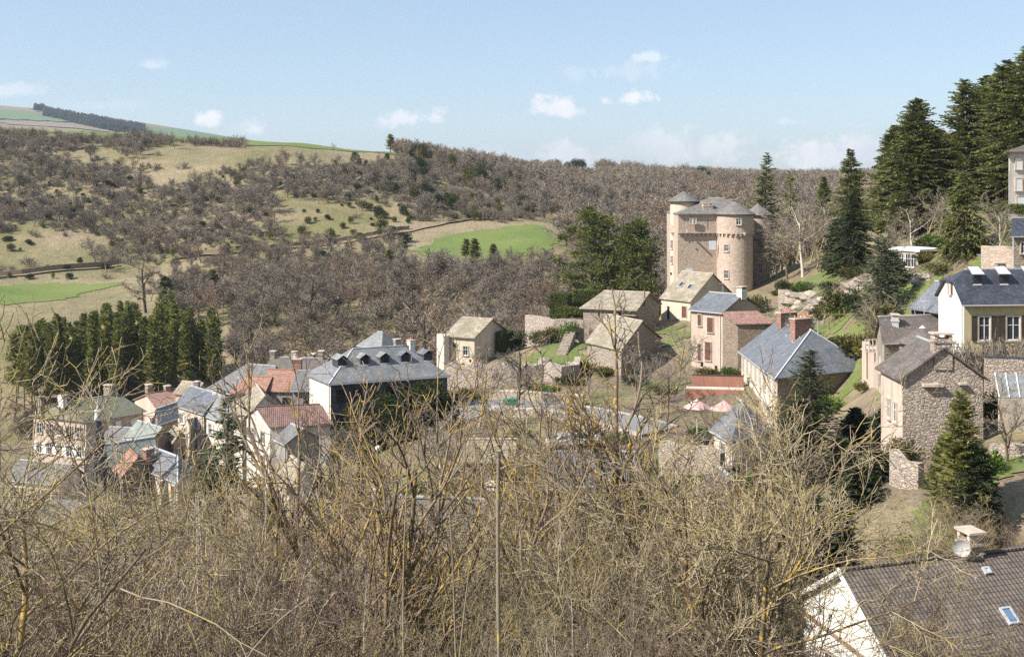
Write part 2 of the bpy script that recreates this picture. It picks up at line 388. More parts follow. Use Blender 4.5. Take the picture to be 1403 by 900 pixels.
CP += [P(780, 241, 728), P(793, 239, 728), P(808, 240, 728), P(780, 230, 790), P(793, 229, 795), P(806, 231, 790), P(-100, 182, 700), P(200, 189, 700), P(420, 201, 700), P(600, 232, 700), P(740, 250, 800), P(900, 252, 900), P(1000, 252, 1100),
       P(0, 176, 1500), P(200, 186, 1400), P(400, 205, 1400), P(650, 240, 1500), P(900, 250, 1600), P(1200, 249, 1900), P(1500, 245, 1900),
       P(-400, 120, 3400), P(-200, 135, 3300), P(0, 145, 3200), P(60, 148, 3200), P(130, 157, 3150), P(200, 171, 3050), P(260, 180, 3000), P(320, 190, 3000), P(420, 225, 3000), P(0, 172, 2300), P(120, 176, 2300), P(260, 190, 2300),
       P(600, 245, 3000), P(1000, 245, 3500), P(1600, 245, 3500), (-3000, -1500, 60), (3000, -1500, 60), (0, -3000, 60), (-2500, 8000, 60), (0, 8000, 40), (3000, 8000, 40), (5000, 3000, 60), (-5000, 3000, 180), (-600, 300, -30), (-900, 600, 40), (600, 200, 50), (500, 100, 45)]
CP = np.array(CP, float)
def kern(a, b): return np.sqrt(((a[:, None, :] - b[None, :, :]) ** 2).sum(-1) + 9.0)
_A = kern(CP[:, :2], CP[:, :2]) - np.eye(len(CP)) * .6
_n = len(CP); _S = np.zeros((_n + 1, _n + 1)); _S[:_n, :_n] = _A; _S[:_n, _n] = 1; _S[_n, :_n] = 1
_w = np.linalg.solve(_S, np.append(CP[:, 2], 0))
def Hn(XY):
    XY = np.atleast_2d(np.asarray(XY, float)); out = np.empty(len(XY))
    for i in range(0, len(XY), 20000): out[i:i + 20000] = kern(XY[i:i + 20000], CP[:, :2]) @ _w[:_n] + _w[_n]
    x, y = XY[:, 0], XY[:, 1]
    amp = np.clip((y - 225) / 120, 0, 1) * .8 + .15
    out += amp * (np.sin(x * .11 + 1.3 * np.sin(y * .05)) * .5 + np.sin(y * .16 + x * .07) * .35 + np.sin(x * .31 - y * .23) * .18)
    return out
def ax(lo, hi, fine_lo, fine_hi, step, g=1.09):
    a = list(np.arange(fine_lo, fine_hi, step)); s = step; x = fine_hi
    while x < hi: a.append(x); s *= g; x += s
    a.append(hi); s = step; x = fine_lo
    while x > lo: s *= g; x -= s; a.append(x)
    a.append(lo); return np.unique(np.array(a))
gx = ax(-5200, 5200, -230, 260, 2.6); gy = ax(-3000, 9000, -10, 560, 2.6)
GX, GY = np.meshgrid(gx, gy, indexing='ij')
GZ = Hn(np.stack([GX.ravel(), GY.ravel()], 1)).reshape(GX.shape)
def H(x, y):
    """height on the ground mesh itself"""
    i = min(max(np.searchsorted(gx, x) - 1, 0), len(gx) - 2); j = min(max(np.searchsorted(gy, y) - 1, 0), len(gy) - 2)
    s = (x - gx[i]) / (gx[i + 1] - gx[i]); t = (y - gy[j]) / (gy[j + 1] - gy[j])
    return float((GZ[i, j] * (1 - s) + GZ[i + 1, j] * s) * (1 - t) + (GZ[i, j + 1] * (1 - s) + GZ[i + 1, j + 1] * s) * t)
def hit(u, v, y0=60, y1=3600):
    Y = y0; prev = None
    while Y < y1:
        d = zv(v, Y) - H(xu(u, Y), Y)
        if d < 0 and prev is not None:
            a, b = pY, Y
            for _ in range(12):
                m_ = (a + b) / 2
                if zv(v, m_) - H(xu(u, m_), m_) < 0: b = m_
                else: a = m_
            return Vector((xu(u, b), b, H(xu(u, b), b)))
        if d >= 0: prev = d
        pY = Y; Y *= 1.006
    return None
def ground_mat(n, b):
    g = n.add('ShaderNodeNewGeometry'); pos = g.outputs['Position']; s = n.add('ShaderNodeSeparateXYZ', {0: pos})
    n1 = noise(n, pos, .035, 6, .65); n2 = noise(n, pos, .22, 5, .7); n3 = noise(n, pos, 1.6, 4, .7)
    st = n.add('ShaderNodeMapping', {'Vector': pos, 'Scale': (.02, .02, .5)}).outputs[0]; n4 = noise(n, st, 1.0, 5, .65)
    dry = n.mix(n2, (.26, .20, .125), (.38, .31, .195)); green = n.mix(n2, (.13, .125, .05), (.25, .225, .10))
    base = n.mix(n.m('MULTIPLY', n.m('SUBTRACT', n1, .38, clamp=True), 4.0, clamp=True), green, dry)
    base = n.mix(n.m('MULTIPLY', n.m('SUBTRACT', n4, .56, clamp=True), 6, clamp=True), base, (.27, .20, .155))
    litter = n.mix(n3, (.12, .09, .065), (.26, .2, .15))
    near = n.m('SUBTRACT', 1.0, n.m('MULTIPLY', n.m('SUBTRACT', s.outputs[1], 200.0), .02, clamp=True))
    nf = n.m('MULTIPLY', near, n.m('MULTIPLY', n.m('SUBTRACT', noise(n, pos, .09, 4, .6), .45, clamp=True), 6, clamp=True))
    base = n.mix(nf, base, litter)
    base = n.mix(.7, base, n.ramp(n3, [(.3, (.6, .6, .58)), (.7, (1.25, 1.22, 1.2))]), 'MULTIPLY')
    col(n, b, base); bump(n, b, n.m('ADD', n3, n.m('MULTIPLY', n2, 3.0)), .8, .5)
mat('ground', ground_mat)
nx, ny = len(gx), len(gy)
idx = (np.arange(nx)[:, None] * ny + np.arange(ny)[None, :])
quads = np.stack([idx[:-1, :-1], idx[1:, :-1], idx[1:, 1:], idx[:-1, 1:]], -1).reshape(-1, 4)
me = mesh_np('ground', np.stack([GX.ravel(), GY.ravel(), GZ.ravel()], 1), quads, [M['ground']], smooth=True)
tag(link_obj('ground', me), kind='structure')

def fieldmat(c1, c2, c3):
    def f(n, b):
        vr = ocoord(n); a = noise(n, vr, .06, 5, .65); c = noise(n, vr, .9, 4, .7)
        base = n.mix(n.m('MULTIPLY', n.m('SUBTRACT', a, .35, clamp=True), 3, clamp=True), c1, c2)
        base = n.mix(n.m('MULTIPLY', n.m('SUBTRACT', c, .52, clamp=True), 5, clamp=True), base, c3)
        base = n.mix(.8, base, n.ramp(noise(n, vr, 3.5, 4, .75), [(.3, (.62, .66, .6)), (.7, (1.25, 1.2, 1.2))]), 'MULTIPLY')
        col(n, b, base); bump(n, b, c, .5, .15)
    return f
mat('field_green', fieldmat((.115, .17, .04), (.165, .205, .055), (.23, .22, .08)))
mat('far_green', fieldmat((.13, .20, .10), (.15, .22, .11), (.17, .2, .11)))
mat('far_brown', fieldmat((.24, .185, .15), (.28, .22, .17), (.22, .18, .15)))
mat('far_wood', fieldmat((.045, .06, .06), (.06, .075, .07), (.03, .045, .04)))
mat('lawn', fieldmat((.105, .145, .04), (.16, .185, .055), (.22, .19, .10)))
def drape(name, pts, m, lift=.12, step=2.0, label=None, y0=60, world_pts=None, kind='structure', jag=0.0):
    """a sheet that follows the ground inside an outline"""
    if world_pts is None:
        W = [hit(u, v, y0) for u, v in pts]
    else: W = [Vector((x, y, 0)) for x, y in world_pts]
    W = [p for p in W if p is not None]
    poly = [(p.x, p.y) for p in W]
    x0, x1 = min(p[0] for p in poly), max(p[0] for p in poly); y0_, y1_ = min(p[1] for p in poly), max(p[1] for p in poly)
    bm = bmesh.new(); nxs = max(2, int((x1 - x0) / step)); nys = max(2, int((y1_ - y0_) / step))
    def inside(x, y):
        c = False; j = len(poly) - 1
        for i in range(len(poly)):
            xi, yi = poly[i]; xj, yj = poly[j]
            if (yi > y) != (yj > y) and x < (xj - xi) * (y - yi) / (yj - yi) + xi: c = not c
            j = i
        return c
    vs = {}
    def V_(i, j):
        if (i, j) not in vs:
            x = x0 + (x1 - x0) * i / nxs; y = y0_ + (y1_ - y0_) * j / nys
            vs[i, j] = bm.verts.new((x, y, H(x, y) + lift))
        return vs[i, j]
    for i in range(nxs):
        for j in range(nys):
            x = x0 + (x1 - x0) * (i + .5) / nxs; y = y0_ + (y1_ - y0_) * (j + .5) / nys
            if inside(x + jag * math.sin(y * .7), y + jag * math.sin(x * .9)): bm.faces.new([V_(i, j), V_(i + 1, j), V_(i + 1, j + 1), V_(i, j + 1)])
    me = bpy.data.meshes.new(name); bm.to_mesh(me); bm.free(); me.materials.append(m)
    for p in me.polygons: p.use_smooth = True
    o = link_obj(name, me); tag(o, kind=kind); 
    if label: o['label'] = label
    return o
FIELDS = []
drape('field', [(563, 345), (600, 327), (655, 316), (715, 309), (742, 309), (765, 322), (762, 334), (740, 349), (700, 356), (640, 356), (590, 352)], M['field_green'], .15, 0.9, y0=290, jag=.8)
drape('field', [(-60, 395), (20, 390), (90, 388), (160, 387), (165, 392), (120, 399), (80, 412), (0, 418), (-60, 420)], M['field_green'], .15, 0.9, y0=265, jag=.8)
def strip(name, us, Ya, Yb, m, lift=.25, step=4):
    pts = [(xu(u, ya), ya) for u, ya in zip(us, Ya)] + [(xu(u, yb), yb) for u, yb in reversed(list(zip(us, Yb)))]
    return drape(name, None, m, lift, step, world_pts=pts)
strip('field', (-60, 60, 200, 330), (535, 532, 522, 520), (640, 640, 620, 600), M['field_green'])
strip('field', (335, 420, 500, 590), (514, 514, 514, 512), (600, 600, 600, 590), M['field_green'])
drape('field', None, M['field_green'], .2, 3, world_pts=[(xu(774, 724), 724), (xu(816, 724), 724), (xu(810, 800), 800), (xu(772, 800), 800)])
# far mountain: fields, brown ground and a dark wood on its flank
drape('far_field', [(-20, 148), (45, 149), (62, 158), (-20, 157)], M['far_brown'], 1.5, 25, y0=1900)
drape('far_field', [(-20, 151), (20, 152), (60, 157), (100, 168), (80, 168), (-20, 164)], M['far_green'], 3, 25, y0=1900)
drape('far_field', [(-20, 164), (80, 168), (130, 172), (180, 178), (180, 186), (-20, 178)], M['far_brown'], 1.5, 25, y0=1900)
drape('far_field', [(200, 174), (300, 186), (330, 194), (190, 188)], M['far_green'], 1.5, 25, y0=1900)
# road through the village
def road(name, pts, width, m, lift=.06, kerb=True):
    C = [Vector(p) for p in pts]; fine = []
    for a, b in zip(C[:-1], C[1:]):
        n_ = max(1, int((b - a).length / 2.0))
        fine += [a.lerp(b, k / n_) for k in range(n_)]
    fine.append(C[-1])
    mb = MB(); kb = MB(); prev = None
    for i, p in enumerate(fine):
        d = (fine[min(i + 1, len(fine) - 1)] - fine[max(i - 1, 0)]); d.z = 0; d.normalize(); nrm = Vector((-d.y, d.x, 0))
        z = max(H(p.x, p.y), H(p.x + nrm.x * width / 2, p.y + nrm.y * width / 2), H(p.x - nrm.x * width / 2, p.y - nrm.y * width / 2)) + lift
        q = [Vector((p.x, p.y, z)) + nrm * s for s in (-width / 2, width / 2)]
        if prev:
            mb.poly([prev[0], q[0], q[1], prev[1]])
            for s in (0, 1):
                sg = -1 if s == 0 else 1; a, b = prev[s], q[s]; up = Vector((0, 0, .13)); dn = Vector((0, 0, -.6)); o_ = nrm * sg * .25
                kb.poly([a + up, b + up, b + up + o_, a + up + o_]); kb.poly([a, b, b + up, a + up]); kb.poly([a + up + o_, b + up + o_, b + dn + o_, a + dn + o_])
        prev = q
    tag(mb.build(name, m), kind='structure')
    if kerb: tag(kb.build('kerb', M['kerb']), kind='structure')
road('road', [(xu(905, 128), 128, 0), (xu(830, 134), 134, 0), (xu(770, 140), 140, 0), (xu(720, 148), 148, 0), (xu(680, 152), 152, 0), (xu(640, 150), 150, 0), (xu(600, 143), 143, 0)], 6.0, M['asphalt'])
drape('lawn', None, M['lawn'], .1, .6, world_pts=[(xu(725, 168), 168), (xu(800, 168), 168), (xu(810, 180), 180), (xu(790, 184), 184), (xu(740, 181), 181)], jag=1.3)
drape('lawn', None, M['lawn'], .1, .6, world_pts=[(xu(1072, 184), 184), (xu(1110, 178), 178), (xu(1152, 178), 178), (xu(1158, 190), 190), (xu(1140, 212), 212), (xu(1082, 214), 214)], jag=1.3)
drape('lawn', None, M['lawn'], .1, .6, world_pts=[(xu(1110, 148), 148), (xu(1160, 146), 146), (xu(1165, 160), 160), (xu(1110, 161), 161)], jag=1.3)
drape('lawn', None, M['lawn'], .1, .6, world_pts=[(xu(1212, 122), 122), (xu(1262, 120), 120), (xu(1305, 134), 134), (xu(1262, 147), 147), (xu(1215, 138), 138)], jag=1.3)
drape('lawn', None, M['lawn'], .1, .6, world_pts=[(xu(1330, 150), 150), (xu(1400, 140), 140), (xu(1400, 133), 133), (xu(1330, 138), 138)], jag=1.3)
drape('lawn', None, M['lawn'], .1, .6, world_pts=[(xu(1258, 70), 70), (xu(1300, 69), 69), (xu(1330, 74), 74), (xu(1420, 75), 75), (xu(1420, 80), 80), (xu(1360, 81), 81), (xu(1270, 77), 77)], jag=.6)
drape('lawn', None, M['lawn'], .1, .7, world_pts=[(xu(740, 92), 92), (xu(900, 92), 92), (xu(900, 108), 108), (xu(740, 106), 106)], jag=.6)

def track(us):
    return [(p.x, p.y, 0) for p in (hit(u, v, 262) for u, v in us) if p is not None]
road('track', track([(-40, 383), (30, 378), (100, 370), (165, 364)]), 2.2, M['earth'], .05, False)
road('track', track([(235, 356), (300, 350), (370, 343), (440, 337), (500, 328), (560, 318), (610, 306), (650, 300)]), 2.2, M['earth'], .05, False)

for k_, (ua, ub, ya, yb) in enumerate([(1150, 1205, 128, 146), (1215, 1290, 128, 146), (1085, 1125, 150, 166), (1290, 1345, 146, 160), (1165, 1215, 176, 192), (880, 945, 150, 158), (960, 1010, 146, 150), (905, 940, 172, 186), (1040, 1062, 178, 190), (600, 660, 100, 116), (860, 940, 104, 118)]):
    drape('lawn', None, M['lawn'], .09 + .004 * k_, .6, world_pts=[(xu(ua, ya), ya), (xu(ub, ya), ya), (xu(ub, yb), yb), (xu(ua, yb), yb)], jag=1.6)
# ---------------------------------------------------------------- houses
def wface(A, B, centre):
    d = (B - A); d.z = 0; L = d.length; d.normalize(); n = Vector((d.y, -d.x, 0))
    if n.dot(((A + B) / 2) - centre) < 0: n = -n
    return d, n, L
UP = Vector((0, 0, 1))
def window(parent, P0, d, n, w, h, style):
    """P0 centre of the opening on the wall plane"""
    P0 = Vector(P0)
    if style == 'hole':
        MB().box(P0 + n * .02, d, n, UP, w / 2, .03, h / 2).build('window', M['hole'], parent); return
    fm = 'stone_trim'; fw = .09
    P0 = P0 + n * .016; fr = MB()
    for s in (-1, 1): fr.box(P0 + d * s * (w / 2 + fw / 2) + n * .04, d, n, UP, fw / 2, .08, h / 2 + fw)
    fr.box(P0 + UP * (h / 2 + fw / 2) + n * .041, d, n, UP, w / 2, .08, fw / 2)
    W = fr.build('window', M[fm], parent); W['_b'] = parent['_b']
    if style != 'door': MB().box(P0 - UP * (h / 2 + .06) + n * .08, d, n, UP, w / 2 + fw + .04, .12, .06).build('sill', M['stone_trim'], W)
    if style == 'shut':
        for s in (-1, 1): MB().box(P0 + d * s * w / 4 + n * .05, d, n, UP, w / 4 - .012, .03, h / 2).build('shutter', M['brown_wood'], W)
        return
    if style == 'shutw':
        for s in (-1, 1): MB().box(P0 + d * s * w / 4 + n * .05, d, n, UP, w / 4 - .012, .03, h / 2).build('shutter', M['white_paint'], W)
        return
    if style == 'door':
        MB().box(P0 + n * .03, d, n, UP, w / 2, .03, h / 2).build('door_leaf', M['brown_wood'], W); return
    MB().box(P0 + n * .012, d, n, UP, w / 2, .012, h / 2).build('pane', M['glass'], W)
    sm = MB(); t = .035 if style == 'plain' else .05
    for s in (-1, 1): sm.box(P0 + d * s * (w / 2 - t) + n * .035, d, n, UP, t, .015, h / 2)
    sm.box(P0 + n * .036, d, n, UP, t * .7, .015, h / 2)
    for s in (-1, 1): sm.box(P0 + UP * s * (h / 2 - t) + n * .0365, d, n, UP, w / 2 - 2 * t, .015, t)
    sm.box(P0 + UP * h * .12 + n * .0345, d, n, UP, w / 2 - 2 * t, .012, t * .5)
    sm.build('sash', M['white_paint'], W)
    if style in ('open', 'openw', 'openg'):
        mm = M[{'open': 'brown_wood', 'openw': 'white_paint', 'openg': 'dark_wood'}[style]]
        for s in (-1, 1): MB().box(P0 + d * s * (w / 2 + fw + w / 4) + n * .07, d, n, UP, w / 4, .03, h / 2).build('shutter', mm, W)
def chimney(parent, x, y, z0, z1, w, t, rz, body, pots=0, cap=True, off=0.0):
    d = Vector((math.cos(rz), math.sin(rz), 0)); n = Vector((-d.y, d.x, 0)); c = Vector((x, y, 0))
    m = MB(); m.box(c + UP * (z0 + z1) / 2, d, n, UP, w / 2, t / 2, (z1 - z0) / 2)
    m.box(c + UP * (z1 - .25), d, n, UP, w / 2 + .07, t / 2 + .07, .08)
    ch = m.build('chimney', M[body], parent); ch['_b'] = parent['_b']
    if cap == 'slab':
        for k in (-1, 1): MB().box(c + d * k * (w / 2 - .12) + UP * (z1 + .15), d, n, UP, .1, t / 2, .15).build('cap_support', M['stone_trim'], ch)
        MB().box(c + UP * (z1 + .36), d, n, UP, w / 2 + .12, t / 2 + .1, .06).build('chimney_cap', M['stone_trim'], ch)
    elif cap:
        MB().box(c + UP * (z1 + .06), d, n, UP, w / 2 + .12, t / 2 + .1, .06).build('chimney_cap', M['stone_trim'], ch)
    for k in range(pots):
        q = c + d * ((k + .5) / pots - .5) * (w - .1)
        MB().cyl((q.x, q.y), .13, z1 + .12, z1 + .5, 10, .1).build('chimney_pot', M['clay_pot'], ch)
def house(name, label, cat, A, B, C, Y, apex, ridge='AC', hip=(0, 0), clip=0, hw=8.0, wall='cream_render', roof='slate_grey', wins=(), chims=(), over=.35,
          thick=.14, rise=None, rise_from=None, mono=None, world=None, group=None, walls=True, flash=False, gutter=True, base_z=None):
    if world: A, B, C = [Vector(p) for p in world]; ze = A.z
    else:
        def pt(p):
            y = Y * (A[1] - HV) / (p[1] - HV); return Vector((xu(p[0], y), y, zv(A[1], Y)))
        a = at(A[0], A[1], Y); b, c = pt(B), pt(C); A, B, C = a, b, c; ze = A.z
    D = B + C - A; cen = (A + D) / 2
    zb = base_z if base_z is not None else min(H(p.x, p.y) for p in (A, B, C, D)) - .6
    zb = min(zb, ze - hw * .5)
    base = Vector((cen.x, cen.y, max(zb, min(H(cen.x, cen.y), ze - 2))))
    root = empty(name, base, label, cat, group); root['_b'] = list(base)
    if ridge == 'AC': p0, p1, q0, q1 = A, B, C, D       # near gable A-B, far gable C-D
    else: p0, p1, q0, q1 = A, C, B, D                   # near gable A-C, far gable B-D
    m0, m1 = (p0 + p1) / 2, (q0 + q1) / 2; rd = (m1 - m0); RL = rd.length; rd.normalize()
    wv = (p1 - p0); W = wv.length; wd = wv.normalized()
    R0 = m0 + rd * hip[0] * RL; R1 = m1 - rd * hip[1] * RL
    if rise is None: rise = mono if mono else zv(apex, R0.y) - ze
    sl = rise / (W / 2); og = over * .8
    roofm = MB(); wm = MB()
    def ring(a, b):
        L = (b - a).length; wm.poly([Vector((a.x, a.y, zb)), Vector((b.x, b.y, zb)), b, a], [(0, 0), (L, 0), (L, ze - zb), (0, ze - zb)])
    info = {'A': A, 'B': B, 'C': C, 'D': D, 'ze': ze, 'rise': rise, 'm0': m0, 'rd': rd, 'RL': RL, 'wd': wd, 'W': W, 'root': root, 'cen': cen, 'R0': R0, 'R1': R1}
    t = Vector((0, 0, thick + .02))
    if mono:
        hi = Vector((0, 0, mono))
        E = [A - (D - A).normalized() * over * 1.2, B + (B - A).normalized() * over - (C - A).normalized() * over, D + (D - A).normalized() * .1, C - (B - A).normalized() * over]
        roofm.prism([E[0] + t, E[1] + t, E[2] + t + hi, E[3] + t + hi], thick)
        ring(A, B); ring(A, C)
        wm.poly([Vector((B.x, B.y, zb)), Vector((D.x, D.y, zb)), D + hi, B]); wm.poly([Vector((C.x, C.y, zb)), Vector((D.x, D.y, zb)), D + hi, C + hi])
        wm.poly([A, C, C + hi])
    else:
        rz_ = Vector((0, 0, rise)); dz = Vector((0, 0, -over * sl))
        e0 = over if hip[0] or clip else og; e1 = over if hip[1] else og
        Ep0 = p0 - wd * over - rd * e0 + dz + t; Ep1 = p1 + wd * over - rd * e0 + dz + t
        Eq0 = q0 - wd * over + rd * e1 + dz + t; Eq1 = q1 + wd * over + rd * e1 + dz + t
        T0 = (R0 if hip[0] else R0 - rd * og) + rz_ + t; T1 = (R1 if hip[1] else R1 + rd * og) + rz_ + t
        if clip:
            K0 = (p0 - rd * og) + wd * (W / 2) * (1 - clip) + rz_ * (1 - clip) + t; K1 = (p1 - rd * og) - wd * (W / 2) * (1 - clip) + rz_ * (1 - clip) + t
            T0 = R0 + rd * (W / 2 * clip * .9) + rz_ + t
            Ep0 = p0 - wd * over - rd * og + dz + t; Ep1 = p1 + wd * over - rd * og + dz + t
            roofm.prism([Ep0, Eq0, T1, T0, K0], thick); roofm.prism([Ep1, Eq1, T1, T0, K1], thick); roofm.prism([K0, K1, T0], thick)
        else:
            roofm.prism([Ep0, Eq0, T1, T0], thick); roofm.prism([Ep1, Eq1, T1, T0], thick)
            if hip[0]: roofm.prism([Ep0, Ep1, T0], thick)
        if hip[1]: roofm.prism([Eq0, Eq1, T1], thick)
        for a, b in ((A, B), (A, C), (B, D), (C, D)): ring(a, b)
        if not hip[0]:
            if clip:
                a1 = p0 + wd * (W / 2) * (1 - clip) + rz_ * (1 - clip); a2 = p1 - wd * (W / 2) * (1 - clip) + rz_ * (1 - clip)
                wm.poly([p0, p1, a2, a1])
            else: wm.poly([p0, p1, m0 + rz_])
        if not hip[1]: wm.poly([q0, q1, m1 + rz_])
    if walls: wm.build('wall', M[wall], root)
    ro = roofm.build('roof', M[roof], root); ro['_b'] = list(base)
    if not mono:
        rc = MB(); a, b = T0, T1; L = (b - a).length
        if L > .5:
            sd_ = (b - a).normalized(); nn = sd_.cross(UP).normalized()
            rc.box((a + b) / 2 + Vector((0, 0, .03)), sd_, nn, UP, L / 2 - .02, .11, .06)
        if flash:
            for e in (Ep0, Ep1):
                if hip[0]:
                    v_ = (T0 - e); L2 = v_.length; v_.normalize(); n2 = v_.cross(UP).normalized(); rc.box((T0 + e) / 2 + Vector((0, 0, .03)), v_, n2, v_.cross(n2), L2 / 2, .07, .03)
        if rc.v: rc.build('ridge_cap', M['lead_white' if flash else ('stone_trim' if roof in ('lauze', 'slate_moss') else 'zinc' if 'slate' in roof else roof)], ro)
        if gutter and 'slate' in roof and walls:
            for a, b, sg in ((Ep0, Eq0, -1), (Ep1, Eq1, 1)):
                L = (b - a).length; dd = (b - a).normalized(); MB().box((a + b) / 2 - UP * (thick * .8) + wd * .06 * sg, dd, wd, UP, L / 2, .06, .06).build('gutter', M['zinc'], ro)
            cpt = A; d1, n1, L1 = wface(A, C, cen); MB().box(A + d1 * .35 + n1 * .08 - UP * (ze - zb) / 2, d1, n1, UP, .045, .045, (ze - zb) / 2 - .1).build('downpipe', M['zinc'], root)
    for fc, s, drop, w_, h_, st in wins:
        a, b = {'AB': (A, B), 'AC': (A, C)}[fc]
        d, n, L = wface(a, b, cen); Pw = a + d * s * L - UP * (drop + h_ / 2)
        window(root, Pw, d, n, w_, h_, st)
    for cdef in chims:
        s, q, w_, t_, zt, body, pots, cap = cdef            # s along ridge, q across (-1..1), zt = top above ridge
        p = m0 + rd * s * RL + wd * q * W / 2
        chimney(root, p.x, p.y, ze + rise * (1 - abs(q)) - .5, ze + rise + zt, w_, t_, math.atan2(wd.y, wd.x), body, pots, cap)
    return info
def skylight(inf, s, q, w=.8, h=1.2, mname='skyglass'):
    """roof window at s along the ridge, q across (sign picks the slope)"""
    p = inf['m0'] + inf['rd'] * s * inf['RL'] + inf['wd'] * q * inf['W'] / 2; sl = inf['rise'] / (inf['W'] / 2)
    z = inf['ze'] + inf['rise'] * (1 - abs(q)) + .17
    dn = Vector((inf['wd'].x * (1 if q > 0 else -1), inf['wd'].y * (1 if q > 0 else -1), -sl)).normalized(); n = inf['rd'].cross(dn).normalized()
    if n.z < 0: n = -n
    c = Vector((p.x, p.y, z)); r = inf['root']
    fr = MB()
    for k in (-1, 1): fr.box(c + inf['rd'] * k * w / 2 + n * .05, inf['rd'], dn, n, .05, h / 2 + .05, .07); fr.box(c + dn * k * h / 2 + n * .05, inf['rd'], dn, n, w / 2 - .05, .05, .07)
    f = fr.build('skylight', M['zinc'], r); f['_b'] = r['_b']; MB().box(c + n * .06, inf['rd'], dn, n, w / 2 - .05, h / 2 - .05, .01).build('pane', M[mname], f)
def dormer(inf, s, q, w, h, roofm='slate_blue', wallm='slate_dark', depth=2.2, gable=False):
    sg = 1 if q > 0 else -1; out = inf['wd'] * sg; sl = inf['rise'] / (inf['W'] / 2)
    p = inf['m0'] + inf['rd'] * s * inf['RL'] + inf['wd'] * q * inf['W'] / 2; z = inf['ze'] + inf['rise'] * (1 - abs(q)) + .1
    r = inf['root']; rd = inf['rd']; b = Vector((p.x, p.y, z))
    m = MB(); m.box(b + UP * h / 2 - out * depth / 2, rd, out, UP, w / 2, depth / 2, h / 2)
    d = m.build('dormer', M[wallm], r); d['_b'] = r['_b']
    rm = MB(); f = b + UP * h + out * .3; k = b + UP * (h + .0) - out * depth
    if gable:
        for g in (-1, 1): rm.prism([f + rd * g * (w / 2 + .2) - UP * .1, f + UP * w * .38, k + UP * w * .38, k + rd * g * (w / 2 + .2) - UP * .1], .08)
    else: rm.prism([f - rd * (w / 2 + .12) , f + rd * (w / 2 + .12), k + rd * (w / 2 + .02) + UP * .55, k - rd * (w / 2 + .02) + UP * .55], .07)
    rm.build('dormer_roof', M[roofm], d)
    MB().box(b + UP * (h * .5) + out * .02, rd, out, UP, w * .36, .02, h * .38).build('dormer_pane', M['glass'], d)
    MB().box(b + UP * (h * .08) + out * .05, rd, out, UP, w * .42, .06, .05).build('dormer_sill', M['white_paint'], d)

def row(face, n, s0, s1, drop, w, h, st): return [(face, s0 + (s1 - s0) * k / max(1, n - 1), drop, w, h, st) for k in range(n)]
# --- lower left village
house('stone_house', 'long stone house with mossy hipped slate roof behind the church spire', 'house', (118, 577), (196, 563), (46, 569), 165, 552, 'AB', (.15, 0), hw=7, wall='pink_render', roof='slate_moss',
      wins=row('AC', 5, .12, .88, 1.0, 1.0, 1.5, 'plain') + row('AC', 5, .12, .88, 3.8, 1.0, 1.6, 'openw') + [('AB', .55, .8, .9, 1.0, 'shutw'), ('AB', .82, .8, .9, 1.0, 'shutw')],
      chims=[(.05, 0, 1.0, .8, 1.2, 'white_render', 0, True), (.9, .1, 1.3, .8, 1.3, 'grey_stone', 0, 'slab'), (.0, .7, .7, .7, .8, 'grey_stone', 0, True)])
house('village_house', 'cream gabled house with a weathered pink tile roof between two slate roofed houses', 'house', (219, 564), (259, 556), (184.5, 548), 175, 541, 'AB', hw=8, wall='cream_render', roof='tile_pink',
      wins=[('AC', .3, 1.5, .9, 1.4, 'plain'), ('AC', .65, 1.5, .9, 1.4, 'plain'), ('AC', .5, 5, .9, 1.4, 'plain')], chims=[(.15, .2, 1.1, .8, 1.0, 'grey_stone', 0, 'slab'), (.7, 0, .9, .8, .8, 'grey_stone', 0, True)])
house('village_house', 'tall cream house under a blue slate roof with white windows in two storeys', 'house', (279, 566.5), (320, 550), (241, 554.5), 165, 541, 'AC', hw=8.5, wall='cream_render', roof='slate_blue',
      wins=row('AC', 2, .25, .78, .9, 1.0, 1.6, 'openw') + row('AC', 2, .25, .78, 4.0, 1.0, 1.6, 'openw') + [('AC', .1, 7, 1.2, 1.9, 'plain'), ('AC', .55, 7, .8, 1.2, 'plain')],
      chims=[(.12, 0, .8, .7, .9, 'pale_render', 0, True), (.85, .1, .8, .7, .9, 'grey_render', 0, True)])
house('village_house', 'cream house with pale slate roof adjoining the blue slate one on its right', 'house', (312, 579), (350, 565), (281, 568), 160, 552, 'AC', hw=8.5, wall='pale_render', roof='slate_light',
      wins=row('AC', 2, .25, .75, 1.0, 1.0, 1.6, 'openw') + row('AC', 2, .25, .75, 4.2, 1.0, 1.6, 'openw'))
house('annexe', 'low dark walled annexe with slate roof left of the tall blue slate house', 'annexe', (218, 580), (244, 571), (213, 570), 158, 561, 'AB', hw=6, wall='brown_stone', roof='slate_blue')
house('village_house', 'small brown walled house with beige stone tiled roof below the tall cream house', 'house', (238, 605), (257, 599), (229, 598), 150, 592, 'AC', hw=5, wall='brown_stone', roof='lauze', wins=[('AB', .3, 1, .8, 1.8, 'plain'), ('AB', .7, 1, .8, 1.8, 'hole')])
house('village_house', 'low house with a long grey roof behind the church spire', 'house', (176, 612), (204, 601), (137, 610), 156, 588, 'AC', hw=5, wall='grey_render', roof='slate_grey')
house('village_house', 'house with pale green slate roof and bare stone gable', 'house', (203, 608), (238, 598), (172, 598), 148, 587, 'AC', hw=6, wall='brown_stone', roof='slate_green', chims=[])
house('village_house', 'wide low house with grey green roof right of the church spire', 'house', (147, 637), (214, 626), (139, 628), 138, 611, 'AB', hw=5, wall='grey_render', roof='slate_green')
